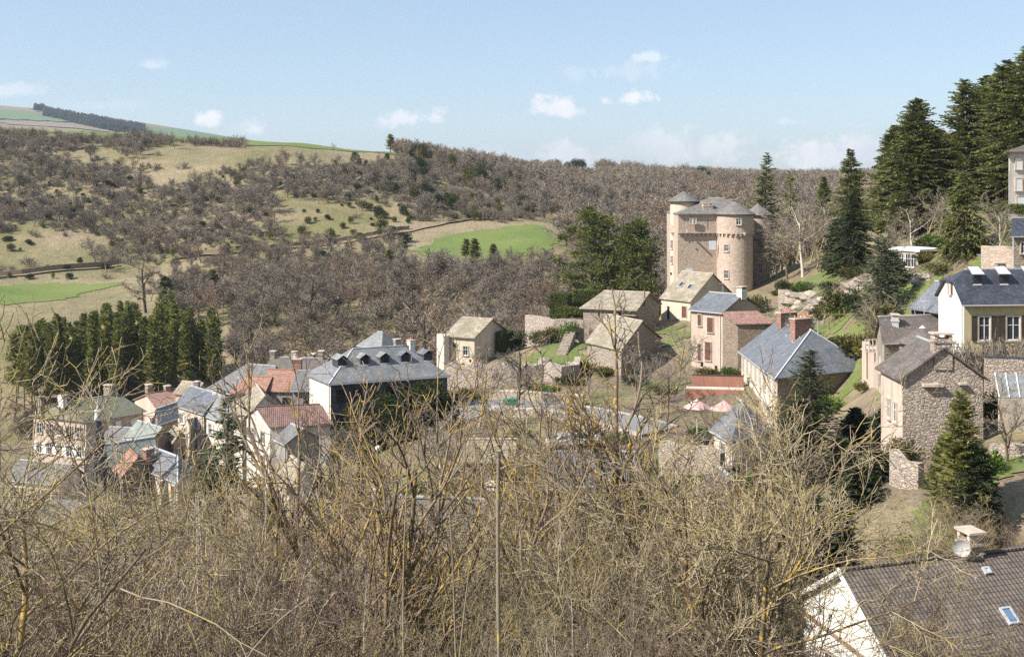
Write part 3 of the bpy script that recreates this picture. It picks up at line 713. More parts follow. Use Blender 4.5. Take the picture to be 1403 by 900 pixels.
house('village_house', 'small house with orange tile roof and brick chimney below the grey green roof', 'house', (168, 652), (209, 641), (157, 641), 130, 627, 'AC', hw=5, wall='brown_stone', roof='tile_orange', chims=[(.1, .75, 1.2, .8, .6, 'brick', 1, True)])
house('village_house', 'cream house with blue slate hipped roof and brown shutters right of the church', 'house', (243, 658), (266, 645), (199, 640), 128, 627, 'AC', (.25, .0), hw=8, wall='cream_render', roof='slate_blue', flash=True,
      wins=row('AC', 3, .12, .78, .8, .8, 1.5, 'shut') + row('AC', 3, .12, .78, 3.6, .8, 1.5, 'shut') + row('AC', 3, .12, .78, 6.2, .8, 1.4, 'shut'))
house('village_house', 'pale house with grey slate roof at the left edge behind bare branches', 'house', (84, 662), (112, 648), (12, 655), 140, 638, 'AC', hw=6, wall='pale_render', roof='slate_grey', wins=row('AC', 5, .1, .9, 1, 1, 1.5, 'plain'))
house('village_house', 'small beige roofed house beside the large grey hipped roof', 'house', (266, 541), (288, 534), (240, 538), 178, 526, 'AC', hw=6, wall='pink_render', roof='lauze')
house('village_house', 'large house with grey slate hipped roof and a roof finial at the village edge', 'house', (364, 542), (408, 528), (281, 534), 168, 503, 'AC', (.1, .42), hw=7, wall='cream_render', roof='slate_grey', wins=row('AC', 4, .15, .85, 1, 1, 1.4, 'plain'))
house('village_house', 'low house with hipped orange tile roof below the grey hipped roof', 'house', (361, 539), (380, 528), (317, 537), 160, 518, 'AC', (.0, .2), hw=5, wall='grey_render', roof='tile_orange')
i_ = house('village_house', 'higher orange tiled house with tall brick chimney left of the hotel', 'house', (400, 535), (414, 524), (362, 534), 161, 508, 'AC', hw=6, wall='grey_render', roof='tile_orange', chims=[(.02, .1, .9, 1.3, 1.6, 'brick', 1, True)], wins=[('AC', .2, 1, 1.2, 1.6, 'hole'), ('AC', .7, 1, .8, 1.3, 'plain')])
house('village_house', 'grey slate house squeezed between the orange roofs and the hotel', 'house', (428, 534), (444, 522), (401, 534), 160, 509, 'AC', hw=6, wall='grey_render', roof='slate_grey', wins=[('AC', .3, 1, .9, 1.2, 'hole'), ('AC', .3, 3.2, 1.2, 1.8, 'hole')])
i_ = house('village_house', 'cream gabled house with beige stone roof and a blue skylight', 'house', (332, 577), (392, 565), (320, 555), 150, 544, 'AC', hw=6, wall='pale_render', roof='lauze'); skylight(i_, .45, -.5)
house('village_house', 'large pale gabled house with long dark red tile roof in front of the hotel', 'house', (370, 584), (453, 580), (338, 572), 143, 559, 'AB', hw=9, wall='pale_render', roof='tile_red',
      wins=[('AC', .3, 1, .9, 1.5, 'plain'), ('AC', .7, 1, .9, 1.5, 'plain'), ('AC', .3, 4, .9, 1.5, 'plain'), ('AC', .7, 4, .9, 1.5, 'plain'), ('AB', .3, 1.3, 1, 1.5, 'plain'), ('AB', .75, 4, 1.3, 1.5, 'openw'), ('AB', .4, 4, 1, 1.5, 'plain')])
house('village_house', 'narrow dark gabled house with a grey slate roof in front of the red roof', 'house', (393, 607), (437, 600), (378, 600), 134, 589, 'AC', hw=6, wall='grey_render', roof='slate_grey', wins=[('AB', .4, 2, 1.4, 1.2, 'plain'), ('AB', .4, 5, 1.4, 1.2, 'openw')])
house('village_house', 'long low house with brownish slate roof at the back of the village', 'house', (441, 511), (456, 502), (357, 509), 188, 492, 'AC', (0, .1), hw=6, wall='grey_stone', roof='slate_brown',
      chims=[(.1, 0, 1.2, .8, 1.0, 'grey_stone', 0, 'slab'), (.55, 0, 1.0, .8, 1.1, 'pale_render', 0, True), (.9, 0, 1.1, .8, 1.1, 'grey_stone', 0, True), (.3, .5, 1.6, .9, .2, 'grey_stone', 0, 'slab')])
hot = house('hotel', 'big dark fronted hotel with blue slate mansard roof full of dormers', 'hotel', (453, 524), (613, 513), (424, 512), 145, 480, 'AB', (.28, .28), hw=9.5, wall='pale_render', roof='slate_silver', flash=True, thick=.2,
      wins=row('AB', 7, .08, .92, 1.0, 1.1, 1.6, 'hole') + row('AB', 7, .08, .92, 4.2, 1.1, 1.6, 'hole') + row('AB', 6, .1, .9, 7.2, 1.2, 1.8, 'plain') + [('AC', .5, 5, .9, 1.4, 'plain')], chims=[(.8, .1, 1.0, .7, .8, 'white_render', 1, True), (.68, .15, .7, .7, 1.0, 'grey_render', 0, True)])
for k in (.14, .33, .50, .68, .88): dormer(hot, k, -.55, 1.2, 1.1, 'slate_light' if k < .6 else 'slate_blue', 'slate_dark', 2.0, True)
d_, n_, L_ = wface(hot['A'], hot['B'], hot['cen']); MB().box((hot['A'] + hot['B']) / 2 - UP * 3.0 + n_ * .006, d_, n_, UP, L_ / 2 - .01, .008, 2.9).build('shade_coat', M['slate_dark'], hot['root'])  # dark coat over the shaded front, its shade put into the colour
house('small_house', 'small cream house with pale slate hipped roof beside the bare trees behind the hotel', 'house', (522, 476), (548, 469), (492, 472.5), 195, 456, 'AC', (.35, .4), hw=4, wall='cream_render', roof='slate_light', wins=[('AC', .4, .8, .9, 1, 'plain')])
hut = house('stone_hut', 'square pale stone hut with beige stone roof standing alone left of the terraces', 'hut', (650, 461), (694, 454), (613, 458.5), 176, 438, 'AC', hw=6, wall='tower_render', roof='lauze', gutter=False,
      wins=[('AC', .32, 1.6, .9, 1.4, 'plain'), ('AC', .72, 1.2, .5, .6, 'hole'), ('AC', .72, 4.2, .4, .4, 'hole'), ('AC', .4, 4.3, .4, .4, 'hole'), ('AC', .15, 3.6, .3, .4, 'hole')], over=.5)
# --- houses round the castle
i_ = house('stone_barn', 'long stone barn with lumpy stone slab roof beside the clipped hedge', 'barn', (871, 424.5), (903, 416), (799, 421.5), 182, 401.5, 'AC', (0, .15), hw=4.5, wall='grey_stone', roof='lauze', gutter=False, over=.5, wins=[('AC', .3, .5, .4, 1.0, 'hole'), ('AC', .12, 1.0, 3.2, 1.8, 'hole'), ('AC', .7, .7, .3, .5, 'hole')])
MB().cyl((i_['cen'].x + 3.4, i_['cen'].y - 3.4), .09, i_['ze'] + .3, i_['ze'] + 3.2, 8).build('stove_pipe', M['brown_wood'], i_['root'])
house('stone_barn', 'lower stone barn with patched stone and slate roof behind the lichen covered tree', 'barn', (851, 479), (905, 463), (805, 468), 160, 441, 'AC', hw=7, wall='grey_stone', roof='lauze', gutter=False, over=.4, wins=[('AC', .3, 3, .4, .5, 'hole'), ('AC', .7, 4, .4, .5, 'hole')])
i_ = house('gabled_house', 'cream house with steep stone tiled roof and two skylights right below the castle', 'house', (946, 412.5), (1004, 404), (906, 408), 188, 376, 'AC', hw=6, wall='tower_render', roof='lauze', gutter=False,
      wins=[('AC', .75, 1.3, .5, 2.2, 'hole'), ('AC', .45, 3.2, .9, 2.0, 'white'), ('AC', .2, 1, 1.0, 1.8, 'door'), ('AC', .8, 4.5, .6, 1.0, 'plain')])
skylight(i_, .35, -.55, .8, 1.3, 'glass'); skylight(i_, .68, -.5, .8, 1.3, 'glass')
tall_ = house('tall_house', 'tall cream house with blue slate roof and brown shutters below the castle', 'house', (990, 428), (1042, 422), (947, 424), 160, 405, 'AC', hw=9, wall='pink_render', roof='slate_blue',
      wins=[('AC', .38, .9, 1.0, 2.1, 'shut'), ('AC', .72, .6, .6, 1.6, 'shut'), ('AC', .45, 4.4, 1.0, 2.6, 'shut'), ('AC', .72, 4.8, .6, 2.4, 'shut'), ('AC', .35, 9.8, .3, .8, 'hole'), ('AC', .65, 7.4, .4, .6, 'hole'), ('AC', .2, 7.6, .4, .5, 'hole')], chims=[(.0, .0, 1.2, .9, .9, 'white_render', 0, 'slab')])
house('lean_to_house', 'low house with pinkish tile roof built against the tall slate roofed house', 'house', (1011, 445), (1058, 444), (990, 443), 158.2, None, mono=1.5, hw=7, wall='brown_stone', roof='tile_pink')
big = house('long_house', 'long cream house with big blue slate roof and brick chimneys, conifers at its foot', 'house', (1065, 516), (1192, 504), (1016, 480), 128, 454, 'AC', (.3, .0), hw=10, wall='brown_stone', roof='slate_blue', flash=True, over=.45,
      wins=row('AC', 8, .07, .93, .7, .8, 2.0, 'plain') + row('AC', 8, .07, .93, 4.2, .8, 2.2, 'plain') + [('AB', .68, 2.2, 1.3, 2.2, 'plain'), ('AB', .2, 2.2, 1.3, 2.2, 'plain')],
      chims=[(.80, -.10, 2.6, .9, 1.1, 'brick', 5, True), (.36, -.18, 2.4, .9, 1.4, 'brick', 4, True), (.62, .2, 1.2, .9, .9, 'brick', 2, True), (1.0, .0, 1.6, .8, .7, 'brick', 2, True)])
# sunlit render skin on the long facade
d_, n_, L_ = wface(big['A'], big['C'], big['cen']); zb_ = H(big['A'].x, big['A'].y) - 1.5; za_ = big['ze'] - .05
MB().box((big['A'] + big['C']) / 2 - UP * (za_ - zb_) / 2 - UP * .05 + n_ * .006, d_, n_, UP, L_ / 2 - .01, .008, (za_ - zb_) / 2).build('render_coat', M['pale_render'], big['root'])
skylight(big, .22, .62, .8, 1.0, 'glass'); skylight(big, .55, -.25, .8, 1.2, 'glass'); skylight(big, .33, -.3, .8, 1.2, 'glass')
sl_ = house('slate_house', 'stone house with dark slate roof and short zinc chimney behind the round turret', 'house', (1212, 468), (1322, 464), (1202, 457), 108, 436, 'AB', (0, .12), hw=8, wall='grey_stone', roof='slate_brown', wins=[('AC', .5, 2, .8, 1.4, 'plain'), ('AC', .5, 5, .8, 1.4, 'plain')], chims=[(.16, -.35, .7, .6, .1, 'zinc', 0, 'slab')])
frt = house('stone_gable_house', 'rubble stone gable house with big chimney on its apex and slate roof', 'house', (1237, 517), (1347, 517), (1207, 502), 86, 477.5, 'AC', hw=8.5, wall='rubble_stone', roof='slate_brown', over=.4, gutter=False,
      wins=[('AC', .3, 2.2, .8, 1.5, 'plain'), ('AC', .6, 2.2, .8, 1.5, 'plain'), ('AC', .3, 5, .5, .8, 'hole')])
q_ = frt['m0']; chimney(frt['root'], q_.x, q_.y + .35, frt['ze'] + frt['rise'] - 1.6, frt['ze'] + frt['rise'] + .75, 1.35, .9, 0, 'rubble_stone', 0, 'slab')
ld = MB(); ld.box(frt['A'] + (frt['B'] - frt['A']) * .36 + Vector((0, -.2, -.55)), (1, 0, 0), (0, 1, 0), UP, .75, .22, .1).box(frt['A'] + (frt['B'] - frt['A']) * .73 + Vector((0, -.18, -.45)), (1, 0, 0), (0, 1, 0), UP, .28, .2, .07); ld.build('wall_ledge', M['stone_trim'], frt['root'])
yel = house('yellow_house', 'yellow fronted house with white gable, dark slate roof and two dormers', 'house', (1321, 415), (1500, 413), (1286, 403), 102, 372, 'AB', (0, 0), clip=.38, hw=8, wall='yellow_render', roof='slate_dark', over=.4, gutter=True,
      wins=[('AB', .15, 1.2, 1.1, 2.2, 'openg'), ('AB', .37, 1.2, 1.3, 2.2, 'openg'), ('AB', .6, 1.2, 1.3, 2.2, 'openg'), ('AC', .5, -1.4, .55, 1.0, 'open')], chims=[(.4, .1, .9, .7, .7, 'grey_stone', 0, True)])
d_, n_, L_ = wface(yel['A'], yel['C'], yel['cen']); sk = MB(); k_ = .38; rz_ = Vector((0, 0, yel['rise'])); a_, c_ = yel['A'] + n_ * .012, yel['C'] + n_ * .012; zb_ = -6
sk.poly([a_ + UP * zb_, c_ + UP * zb_, c_, c_.lerp(a_, .5 * (1 - k_)) + rz_ * (1 - k_), a_.lerp(c_, .5 * (1 - k_)) + rz_ * (1 - k_), a_]); sk.build('render_coat', M['white_render'], yel['root'])
for k in (.155, .36, .57): dormer(yel, k, -.5, .95, 1.1, 'lead_white', 'slate_dark', 1.25)
pp = house('porch', 'open porch with blue slate roof on brown posts left of the yellow house', 'porch', (1288, 425), (1325, 421), (1250, 419), 111, 388, 'AC', (.5, .35), hw=3, roof='slate_blue', walls=False)
po = MB()
for s in (0, .33, .66, 1.0):
    q = pp['A'].lerp(pp['C'], s) + Vector((.15, .3, 0)); z0 = H(q.x, q.y); m_ = MB(); m_.box((q.x, q.y, (z0 + pp['ze']) / 2 - .2), (1, 0, 0), (0, 1, 0), UP, .11, .11, (pp['ze'] - z0) / 2 + .3); m_.build('post', M['brown_wood'], pp['root'])
bk = MB(); q = (pp['C'] + pp['B']) / 2 + Vector((.5, 1.5, 0)); bk.box((q.x, q.y, pp['ze'] - 1.2), (1, 0, 0), (0, 1, 0), UP, 2.5, .1, 1.2); bk.build('back_wall', M['brown_stone'], pp['root'])
vil = house('villa', 'pale two storey villa with white shutters at the right edge below the tall conifers', 'villa', None, None, None, 150, None, 'AC', (.4, .4), wall='pale_render', roof='slate_brown', hw=8, rise=2.2,
      world=((65.6, 150, 4.1), (78, 151.5, 4.1), (70.4, 160.5, 4.1)), wins=[('AB', .1, .9, .9, 1.5, 'shutw'), ('AB', .1, 3.6, .9, 1.6, 'shutw'), ('AC', .4, .9, .9, 1.5, 'shutw'), ('AB', .12, 6, 1.1, 2.2, 'shutw'), ('AB', .35, .9, .9, 1.5, 'shutw'), ('AB', .35, 3.6, .9, 1.5, 'shutw')], over=.6)
house('cottage', 'stone cottage with slate roof cut off by the right edge below the villa', 'cottage', None, None, None, 120, None, 'AB', wall='grey_stone', roof='slate_dark', hw=5, rise=1.6, world=((xu(1389, 120), 120, -5.6), (xu(1389, 120) + 9, 120.5, -5.6), (xu(1391, 126), 126, -5.6)), wins=[('AB', .12, .7, .7, 1.2, 'plain')])
# --- hidden houses in the hollow, seen through branches
house('stone_shed', 'old stone shed with stone tiled roof seen through branches left of the slate roof', 'shed', (700, 629), (712, 618), (637, 629), 95, 604, 'AC', hw=4, wall='brown_stone', roof='lauze', gutter=False, wins=[('AC', .3, .8, 1.0, 1.9, 'hole'), ('AC', .7, .8, .8, 1.2, 'hole')])
house('low_house', 'long low house with blue slate roof behind the thin foreground branches', 'house', (862, 660), (876, 645), (748, 659), 90, 622, 'AC', hw=3.5, wall='pale_render', roof='slate_blue', wins=row('AC', 4, .15, .85, .6, .9, 1.4, 'plain'))
house('low_house', 'wide low house with grey blue slate roof almost hidden by brush', 'house', (665, 765), (700, 742), (468, 757), 74, 688, 'AC', (0, .1), hw=4, wall='grey_stone', roof='slate_blue', chims=[(.03, .0, .8, .7, .9, 'grey_stone', 0, 'slab'), (.9, .2, .6, .6, .5, 'zinc', 0, True)])
house('gabled_shed', 'small shed with pale gable behind lichen covered stems', 'shed', (396, 668), (437, 664), (380, 655), 92, 640, 'AC', hw=4, wall='pale_render', roof='lauze', gutter=False)
house('stone_house', 'rough stone house with pale gable below the long slate roofed house', 'house', (950, 706), (1052, 700), (935, 690), 84, 656, 'AC', hw=6, wall='pink_render', roof='slate_brown', wins=[('AB', .3, 1, .9, 1.4, 'plain'), ('AB', .7, 1.2, 1.2, 2, 'door')])
house('pavilion', 'small house with pointed blue slate roof left of the dark spruce', 'house', (1003, 600), (1056, 592), (978, 586), 104, 553, 'AC', (.4, .4), hw=5, wall='pale_render', roof='slate_blue', wins=[('AC', .5, 1, 1.0, 1.6, 'plain')])
# --- house in the lower right corner
fr_ = house('foreground_house', 'white gabled house with large brown tile roof in the lower right corner', 'house', (1256, 955), (1767, 870), (1080, 822), 50, 782, 'AC', hw=7, wall='white_render', roof='tile_brown', over=.3, gutter=False) if False else None
A_ = at(1250, 955, 50); z_ = A_.z; C_ = Vector((xu(1081, 61.2), 61.2, z_)); B_ = A_ + Vector((.953, .302, 0)) * 24
fr_ = house('foreground_house', 'white gabled house with large brown tile roof in the lower right corner', 'house', None, None, None, 50, None, 'AB', hw=6, wall='white_render', roof='tile_brown', over=.35, gutter=False, rise=3.55, world=(A_, B_, C_),
            wins=[('AC', .62, .9, 1.0, 1.2, 'plain'), ('AC', .3, 1.0, 1.0, 1.3, 'shut'), ('AB', .2, 1, 1.2, 1.4, 'plain')], chims=[(.315, .04, 1.05, .8, .95, 'grey_stone', 0, 'slab')])
skylight(fr_, .303, -.55, .55, .85); skylight(fr_, .32, -.16, .3, .3, 'zinc'); skylight(fr_, .05, -.45, .3, .3, 'zinc')
d_, n_, L_ = wface(frt['A'], frt['C'], frt['cen']); MB().box((frt['A'] + frt['C']) / 2 - UP * 4.3 + n_ * .006, d_, n_, UP, L_ / 2 - .05, .008, 4.2).build('render_coat', M['cream_render'], frt['root'])
d_, n_, L_ = wface(fr_['A'], fr_['C'], fr_['cen']); MB().box((fr_['A'] + fr_['C']) / 2 + UP * .15 + n_ * .05, d_, n_, UP, L_ / 2 - .3, .06, .09).build('timber_beam', M['timber'], fr_['root'])
bb = MB(); ap = fr_['m0'] + UP * (fr_['rise'] + .1)
for e in (fr_['A'], fr_['C']):
    v_ = ap - (e + UP * .1); L2 = v_.length; v_.normalize(); bb.box((ap + e + UP * .1) / 2 + n_ * .3 - UP * .05, v_, n_, v_.cross(n_), L2 / 2 + .2, .03, .12)
bb.build('verge_board', M['white_paint'], fr_['root'])

# television aerials on a few ridges
for inf_, sa in ((tall_, .6), (hut, .0), (big, .15), (sl_, .55), (hot, .45), (yel, .25)):
    if inf_ is hut: continue
    p_ = inf_['m0'] + inf_['rd'] * sa * inf_['RL']; z0_ = inf_['ze'] + inf_['rise']; q_ = MB(); q_.cyl((p_.x, p_.y), .03, z0_ - .1, z0_ + 1.7, 6)
    q_.box((p_.x, p_.y, z0_ + 1.55), (1, 0, 0), (0, 1, 0), UP, .55, .02, .02)
    for k_ in range(5): q_.box((p_.x - .45 + .22 * k_, p_.y, z0_ + 1.55), (0, 1, 0), (1, 0, 0), UP, .28, .015, .015)
    q_.build('aerial', M['zinc'], inf_['root'])
# --- modern flat roofed house
a_, b_, c_ = Vector((xu(1258, 150), 150, -9.1)), Vector((xu(1292, 153), 153, -9.1)), Vector((xu(1214, 155), 155, -9.1)); r_ = empty('modern_house', (a_.x, a_.y, -12.5), 'low white flat roofed house with large windows between the conifers', 'house'); r_['_b'] = [a_.x, a_.y, -12.5]
dd = b_ + c_ - a_; wm = MB()
for p, q in ((a_, b_), (a_, c_), (b_, dd), (c_, dd)): wm.poly([p - UP * 4.5, q - UP * 4.5, q, p])
wm.build('wall', M['brown_stone'], r_); rr = MB(); rr.prism([a_ + Vector((0, -.5, .25)), b_ + Vector((.3, 0, .25)), dd + Vector((0, .3, .25)), c_ + Vector((-.6, -.2, .25))], .3); rr.build('roof', M['white_paint'], r_)
d_, n_, L_ = wface(a_, c_, (a_ + dd) / 2)
MB().box((a_ + c_) / 2 - UP * 1.3 + n_ * .01, d_, n_, UP, L_ / 2, .02, 1.3).build('front_wall', M['white_render'], r_)
for s in (.12, .3, .5, .72, .9): window(r_, a_ + d_ * s * L_ - UP * 1.25 + n_ * .03, d_, n_, .95, 1.8, 'white')

# ---------------------------------------------------------------- round turret of the slate house
tb = sl_['root']; tx, ty, tr = xu(1264, 103.5), 103.5, 2.0
t_ = empty('round_turret', (tx, ty, -22), 'round stone turret with conical slate roof and white tip behind the gable chimney', 'turret'); t_['_b'] = [tx, ty, -22]
MB().cyl((tx, ty), tr, -22, zv(468, 103.5), 28).build('wall', M['brown_stone'], t_, smooth=False)
MB().cyl((tx, ty), tr + .42, zv(469, 103.5), zv(448, 103.5), 32, .05).build('roof', M['slate_brown'], t_)
MB().cyl((tx, ty), .32, zv(449.5, 103.5), zv(445.5, 103.5), 12, .02).build('roof_tip', M['lead_white'], t_)

# ---------------------------------------------------------------- castle
CY = 226.0; cb = Vector((xu(985, CY), CY + 6, -23))
cs = empty('castle', cb, 'tall stone castle with round corner towers and pointed slate roofs on the rise', 'castle'); cs['_b'] = list(cb)
ze = zv(293, 223); zbot = -27; zc = zv(319, 223)
# main block, rotated slightly
x0, x1 = xu(928, 224), xu(1030, 224); 
Ac, Bc = Vector((x0, 223.4, ze)), Vector((x1, 225.2, ze)); Cc, Dc = Vector((x0 - .3, 237, ze)), Vector((x1 - .3, 238.6, ze))
cenc = (Ac + Dc) / 2; wm = MB()
for p, q in ((Ac, Bc), (Ac, Cc), (Bc, Dc), (Cc, Dc)):
    L = (q - p).length; wm.poly([Vector((p.x, p.y, zbot)), Vector((q.x, q.y, zbot)), q, p], [(0, 0), (L, 0), (L, 10), (0, 10)])
wm.build('wall', M['castle_stone'], cs)
d_, n_, L_ = wface(Ac, Bc, cenc)
up = MB(); up.box((Ac + Bc) / 2 + UP * ((zc - ze) / 2) + n_ * .18, d_, n_, UP, L_ / 2, .2, (ze - zc) / 2); up.build('upper_wall', M['castle_stone'], cs)
cbm = MB(); cbm.box((Ac + Bc) / 2 + UP * (zc - ze) + n_ * .25, d_, n_, UP, L_ / 2, .32, .14)
for k in range(16): cbm.box(Ac + d_ * (k + .5) * L_ / 16 + UP * (zc - ze - .33) + n_ * .2, d_, n_, UP, .15, .25, .2)
cbm.build('cornice', M['castle_stone'], cs)
rf = MB(); o = .55; hh = zv(271.5, 231) - ze
E = [Ac + Vector((-.12, -o - .3, 0)), Bc + Vector((o, -o - .3, 0)), Dc + Vector((o, o, 0)), Cc + Vector((-.12, o, 0))]
Ra = Vector((xu(971, 231), 231, ze + hh)); Rb = Vector((xu(993, 231), 231.2, ze + hh))
rf.prism([E[0], E[1], Rb, Ra], .2); rf.prism([E[3], E[2], Rb, Ra], .2); rf.prism([E[0], E[3], Ra], .2); rf.prism([E[1], E[2], Rb], .2)
ro = rf.build('roof', M['castle_slate'], cs); ro['_b'] = list(cb)
MB().box((Ra + Rb) / 2 + UP * .05, (1, 0, 0), (0, 1, 0), UP, (Rb - Ra).length / 2, .12, .09).build('ridge_cap', M['stone_trim'], ro)
def tower(cx, cyy, r, eave, apex, zb, m='castle_stone', o=.6, corb=True, roofm='castle_slate'):
    t = MB(); t.cyl((cx, cyy), r, zb, eave, 40); tw = t.build('tower', M[m], cs); tw['_b'] = list(cb)
    MB().cyl((cx, cyy), r + o, eave - .12, apex, 40, .05).build('tower_roof', M[roofm], tw)
    MB().cyl((cx, cyy), r + o - .02, eave - .3, eave - .12, 40).build('eave_ring', M['dark_wood'], tw)
    if corb:
        k = MB(); k.cyl((cx, cyy), r + .34, zc - .14, zc + .16, 40)
        for a in range(26):
            q = 2 * math.pi * a / 26; e = Vector((math.cos(q), math.sin(q), 0)); k.box(Vector((cx, cyy, zc - .36)) + e * (r + .12), Vector((-e.y, e.x, 0)), e, UP, .15, .22, .22)
        k.build('cornice', M[m], tw)
        MB().cyl((cx, cyy), r + .22, zc + .16, eave - .3, 40).build('upper_drum', M[m], tw)
    return tw
def rwin(tw, cx, cyy, r, u, v, w, h, style='plain', Yc=None):
    """window on a round tower: find where the drum carries it"""
    Yv = cyy - r; x = xu(u, Yv); dx_ = max(-.97, min(.97, (x - cx) / r)); a = math.asin(dx_)
    n = Vector((math.sin(a), -math.cos(a), 0)); d = Vector((math.cos(a), math.sin(a), 0)); p = Vector((cx, cyy, 0)) + n * (r - .01); p.z = zv(v, p.y)
    window(tw, p, d, n, w, h, style)
R1c = (xu(1006.5, 224.5), 224.5, 24.5 * 224 / F); t1 = tower(*R1c, ze + .05, zv(276, 224.5), zbot)
for u, v, h in ((1012, 304, 1.2), (996, 340, 1.3), (996, 376, 1.6)): rwin(t1, R1c[0], R1c[1], R1c[2] + (.22 if v < 310 else 0), u, v, .95, h, 'white' if v < 310 else 'plain')
L1c = (xu(936.5, 230), 230, 18.2 * 230 / F); t2 = tower(*L1c, zv(275, 230), zv(262, 230), zbot, 'tower_render', .55, False)
for u, v, h in ((922, 335, 1.7), (922, 356, 1.5), (921, 375, .5)): rwin(t2, *L1c, u, v, .75, h, 'plain' if h > 1 else 'hole')
R2c = (xu(1038.5, 236), 236, 15.5 * 236 / F); t3 = tower(*R2c, zv(293.5, 236), zv(279, 236), zbot - 1, 'castle_stone', .75)
for u, v, h in ((1041, 335, 1.4), (1042, 368, 2.0)): rwin(t3, *R2c, u, v, .7, h)
bx = MB(); p = Vector((L1c[0] - L1c[2] * .82, L1c[1] - L1c[2] * .62, zv(314, 228))); bx.box(p, Vector((.6, -.8, 0)), Vector((-.8, -.6, 0)), UP, .7, .5, .75)
bx.box(p - UP * .95 + Vector((.1, .1, 0)), Vector((.6, -.8, 0)), Vector((-.8, -.6, 0)), UP, .5, .35, .22); bx.build('bretache', M['castle_stone'], t2)
fY = 223.2
for u, v, w_, h_ in ((946.5, 303, .5, 1.0), (951.5, 303, .5, 1.0)): window(cs, Vector((xu(u, fY), fY, zv(v, fY))) + n_ * .28, d_, n_, w_, h_, 'white')
MB().box(Vector((xu(976, fY), fY, zv(336, fY))) + n_ * .1, d_, n_, UP, .68, .05, .85).build('sundial_panel', M['plaque'], cs)
MB().box(Vector((xu(944, fY), fY, zv(370, fY))) + n_ * .1, d_, n_, UP, .68, .05, .36).build('plaque', M['plaque'], cs)
MB().box(Vector((xu(945, fY), fY, zv(332, fY))) + n_ * .05, d_, n_, UP, .12, .05, .15).build('arrow_slit', M['hole'], cs)
MB().box(Vector((xu(969, fY), fY, zv(304, fY))) + n_ * .42, d_, n_, UP, .07, .06, 1.4).build('downpipe', M['brown_wood'], cs)
for k_, (u, v0) in enumerate(((940, 316), (1014, 319))): MB().box(Vector((xu(u, fY), fY - (.9 if k_ == 0 else 4.2), zv(v0, fY))), (1, 0, 0), (0, 1, 0), UP, .1, .5, .2).build('water_spout', M['stone_trim'], cs)
chimney(cs, xu(969, 226), 226, ze + .2, zv(281, 226), 1.9, 1.2, .1, 'castle_stone', 0, 'slab')
chimney(cs, xu(1002, 231), 231, ze + 1.5, zv(276, 231), 1.5, 1.0, .1, 'castle_stone', 0, 'slab')

# ---------------------------------------------------------------- church
cx_, cY_ = xu(134, 127), 127.0; zb_ = H(cx_, cY_) ; ch = empty('church', (cx_, cY_, zb_), 'small church with tall dark slate spire, corner pinnacles and pale finial', 'church'); ch['_b'] = [cx_, cY_, zb_]
sb, st_ = zv(686, cY_), zv(572, cY_)
tw = MB(); tw.box((cx_, cY_, (zb_ + sb) / 2 - 1), (1, 0, 0), (0, 1, 0), UP, 1.9, 1.9, (sb - zb_) / 2 + 1); tw.build('belfry', M['grey_stone'], ch)
MB().cyl((cx_, cY_), 2.0, sb, sb + .35, 4 * 8).build('belfry_cornice', M['lead_white'], ch)
sp = MB(); sp.cyl((cx_, cY_), 1.85, sb + .35, st_, 8, .33, cap=False); s_ = sp.build('spire', M['spire_slate'], ch); s_['_b'] = ch['_b']
fi = MB(); fi.cyl((cx_, cY_), .40, st_ - .25, st_ + .75, 12, .30); fi.cyl((cx_, cY_), .42, st_ + .75, st_ + 1.15, 12, .12); fi.cyl((cx_, cY_), .13, st_ + 1.15, st_ + 2.0, 8, .04); fi.build('finial', M['lead_white'], s_)
for dx_, dy_ in ((-1.6, -.9), (1.55, -.9), (-1.5, 1.5), (1.6, 1.5)):
    p_ = MB(); p_.cyl((cx_ + dx_, cY_ + dy_), .34, sb - .4, sb + 1.2, 8); p_.cyl((cx_ + dx_, cY_ + dy_), .42, sb + 1.2, sb + 3.0, 8, .02); p_.build('pinnacle', M['slate_dark'], ch)
na = MB(); q0 = Vector((cx_ - 5, cY_ + 2, zb_ + 3)); na.box((cx_ - 9, cY_ + 1, zb_ + 2), (1, 0, 0), (0, 1, 0), UP, 7, 3.6, 2.8); na.build('nave_wall', M['pale_render'], ch)
nr = MB(); ez = zb_ + 4.7
nr.prism([(cx_ - 16.3, cY_ - 3, ez), (cx_ - 1.9, cY_ - 3, ez), (cx_ - 1.9, cY_ + 1, ez + 2.6), (cx_ - 16.3, cY_ + 1, ez + 2.6)], .2); nr.prism([(cx_ - 16.3, cY_ + 5, ez), (cx_ - 1.9, cY_ + 5, ez), (cx_ - 1.9, cY_ + 1, ez + 2.6), (cx_ - 16.3, cY_ + 1, ez + 2.6)], .2)
nr.build('nave_roof', M['slate_light'], ch)
ap_ = MB(); ap_.cyl((cx_ - .3, cY_ - 2.6), 2.2, zb_ - 1, zb_ + 2.2, 12); ap_.build('apse_wall', M['pale_render'], ch)
MB().cyl((cx_ - .3, cY_ - 2.6), 2.5, zb_ + 2.2, zb_ + 3.0, 12, .8).build('apse_roof', M['lead_white'], ch)

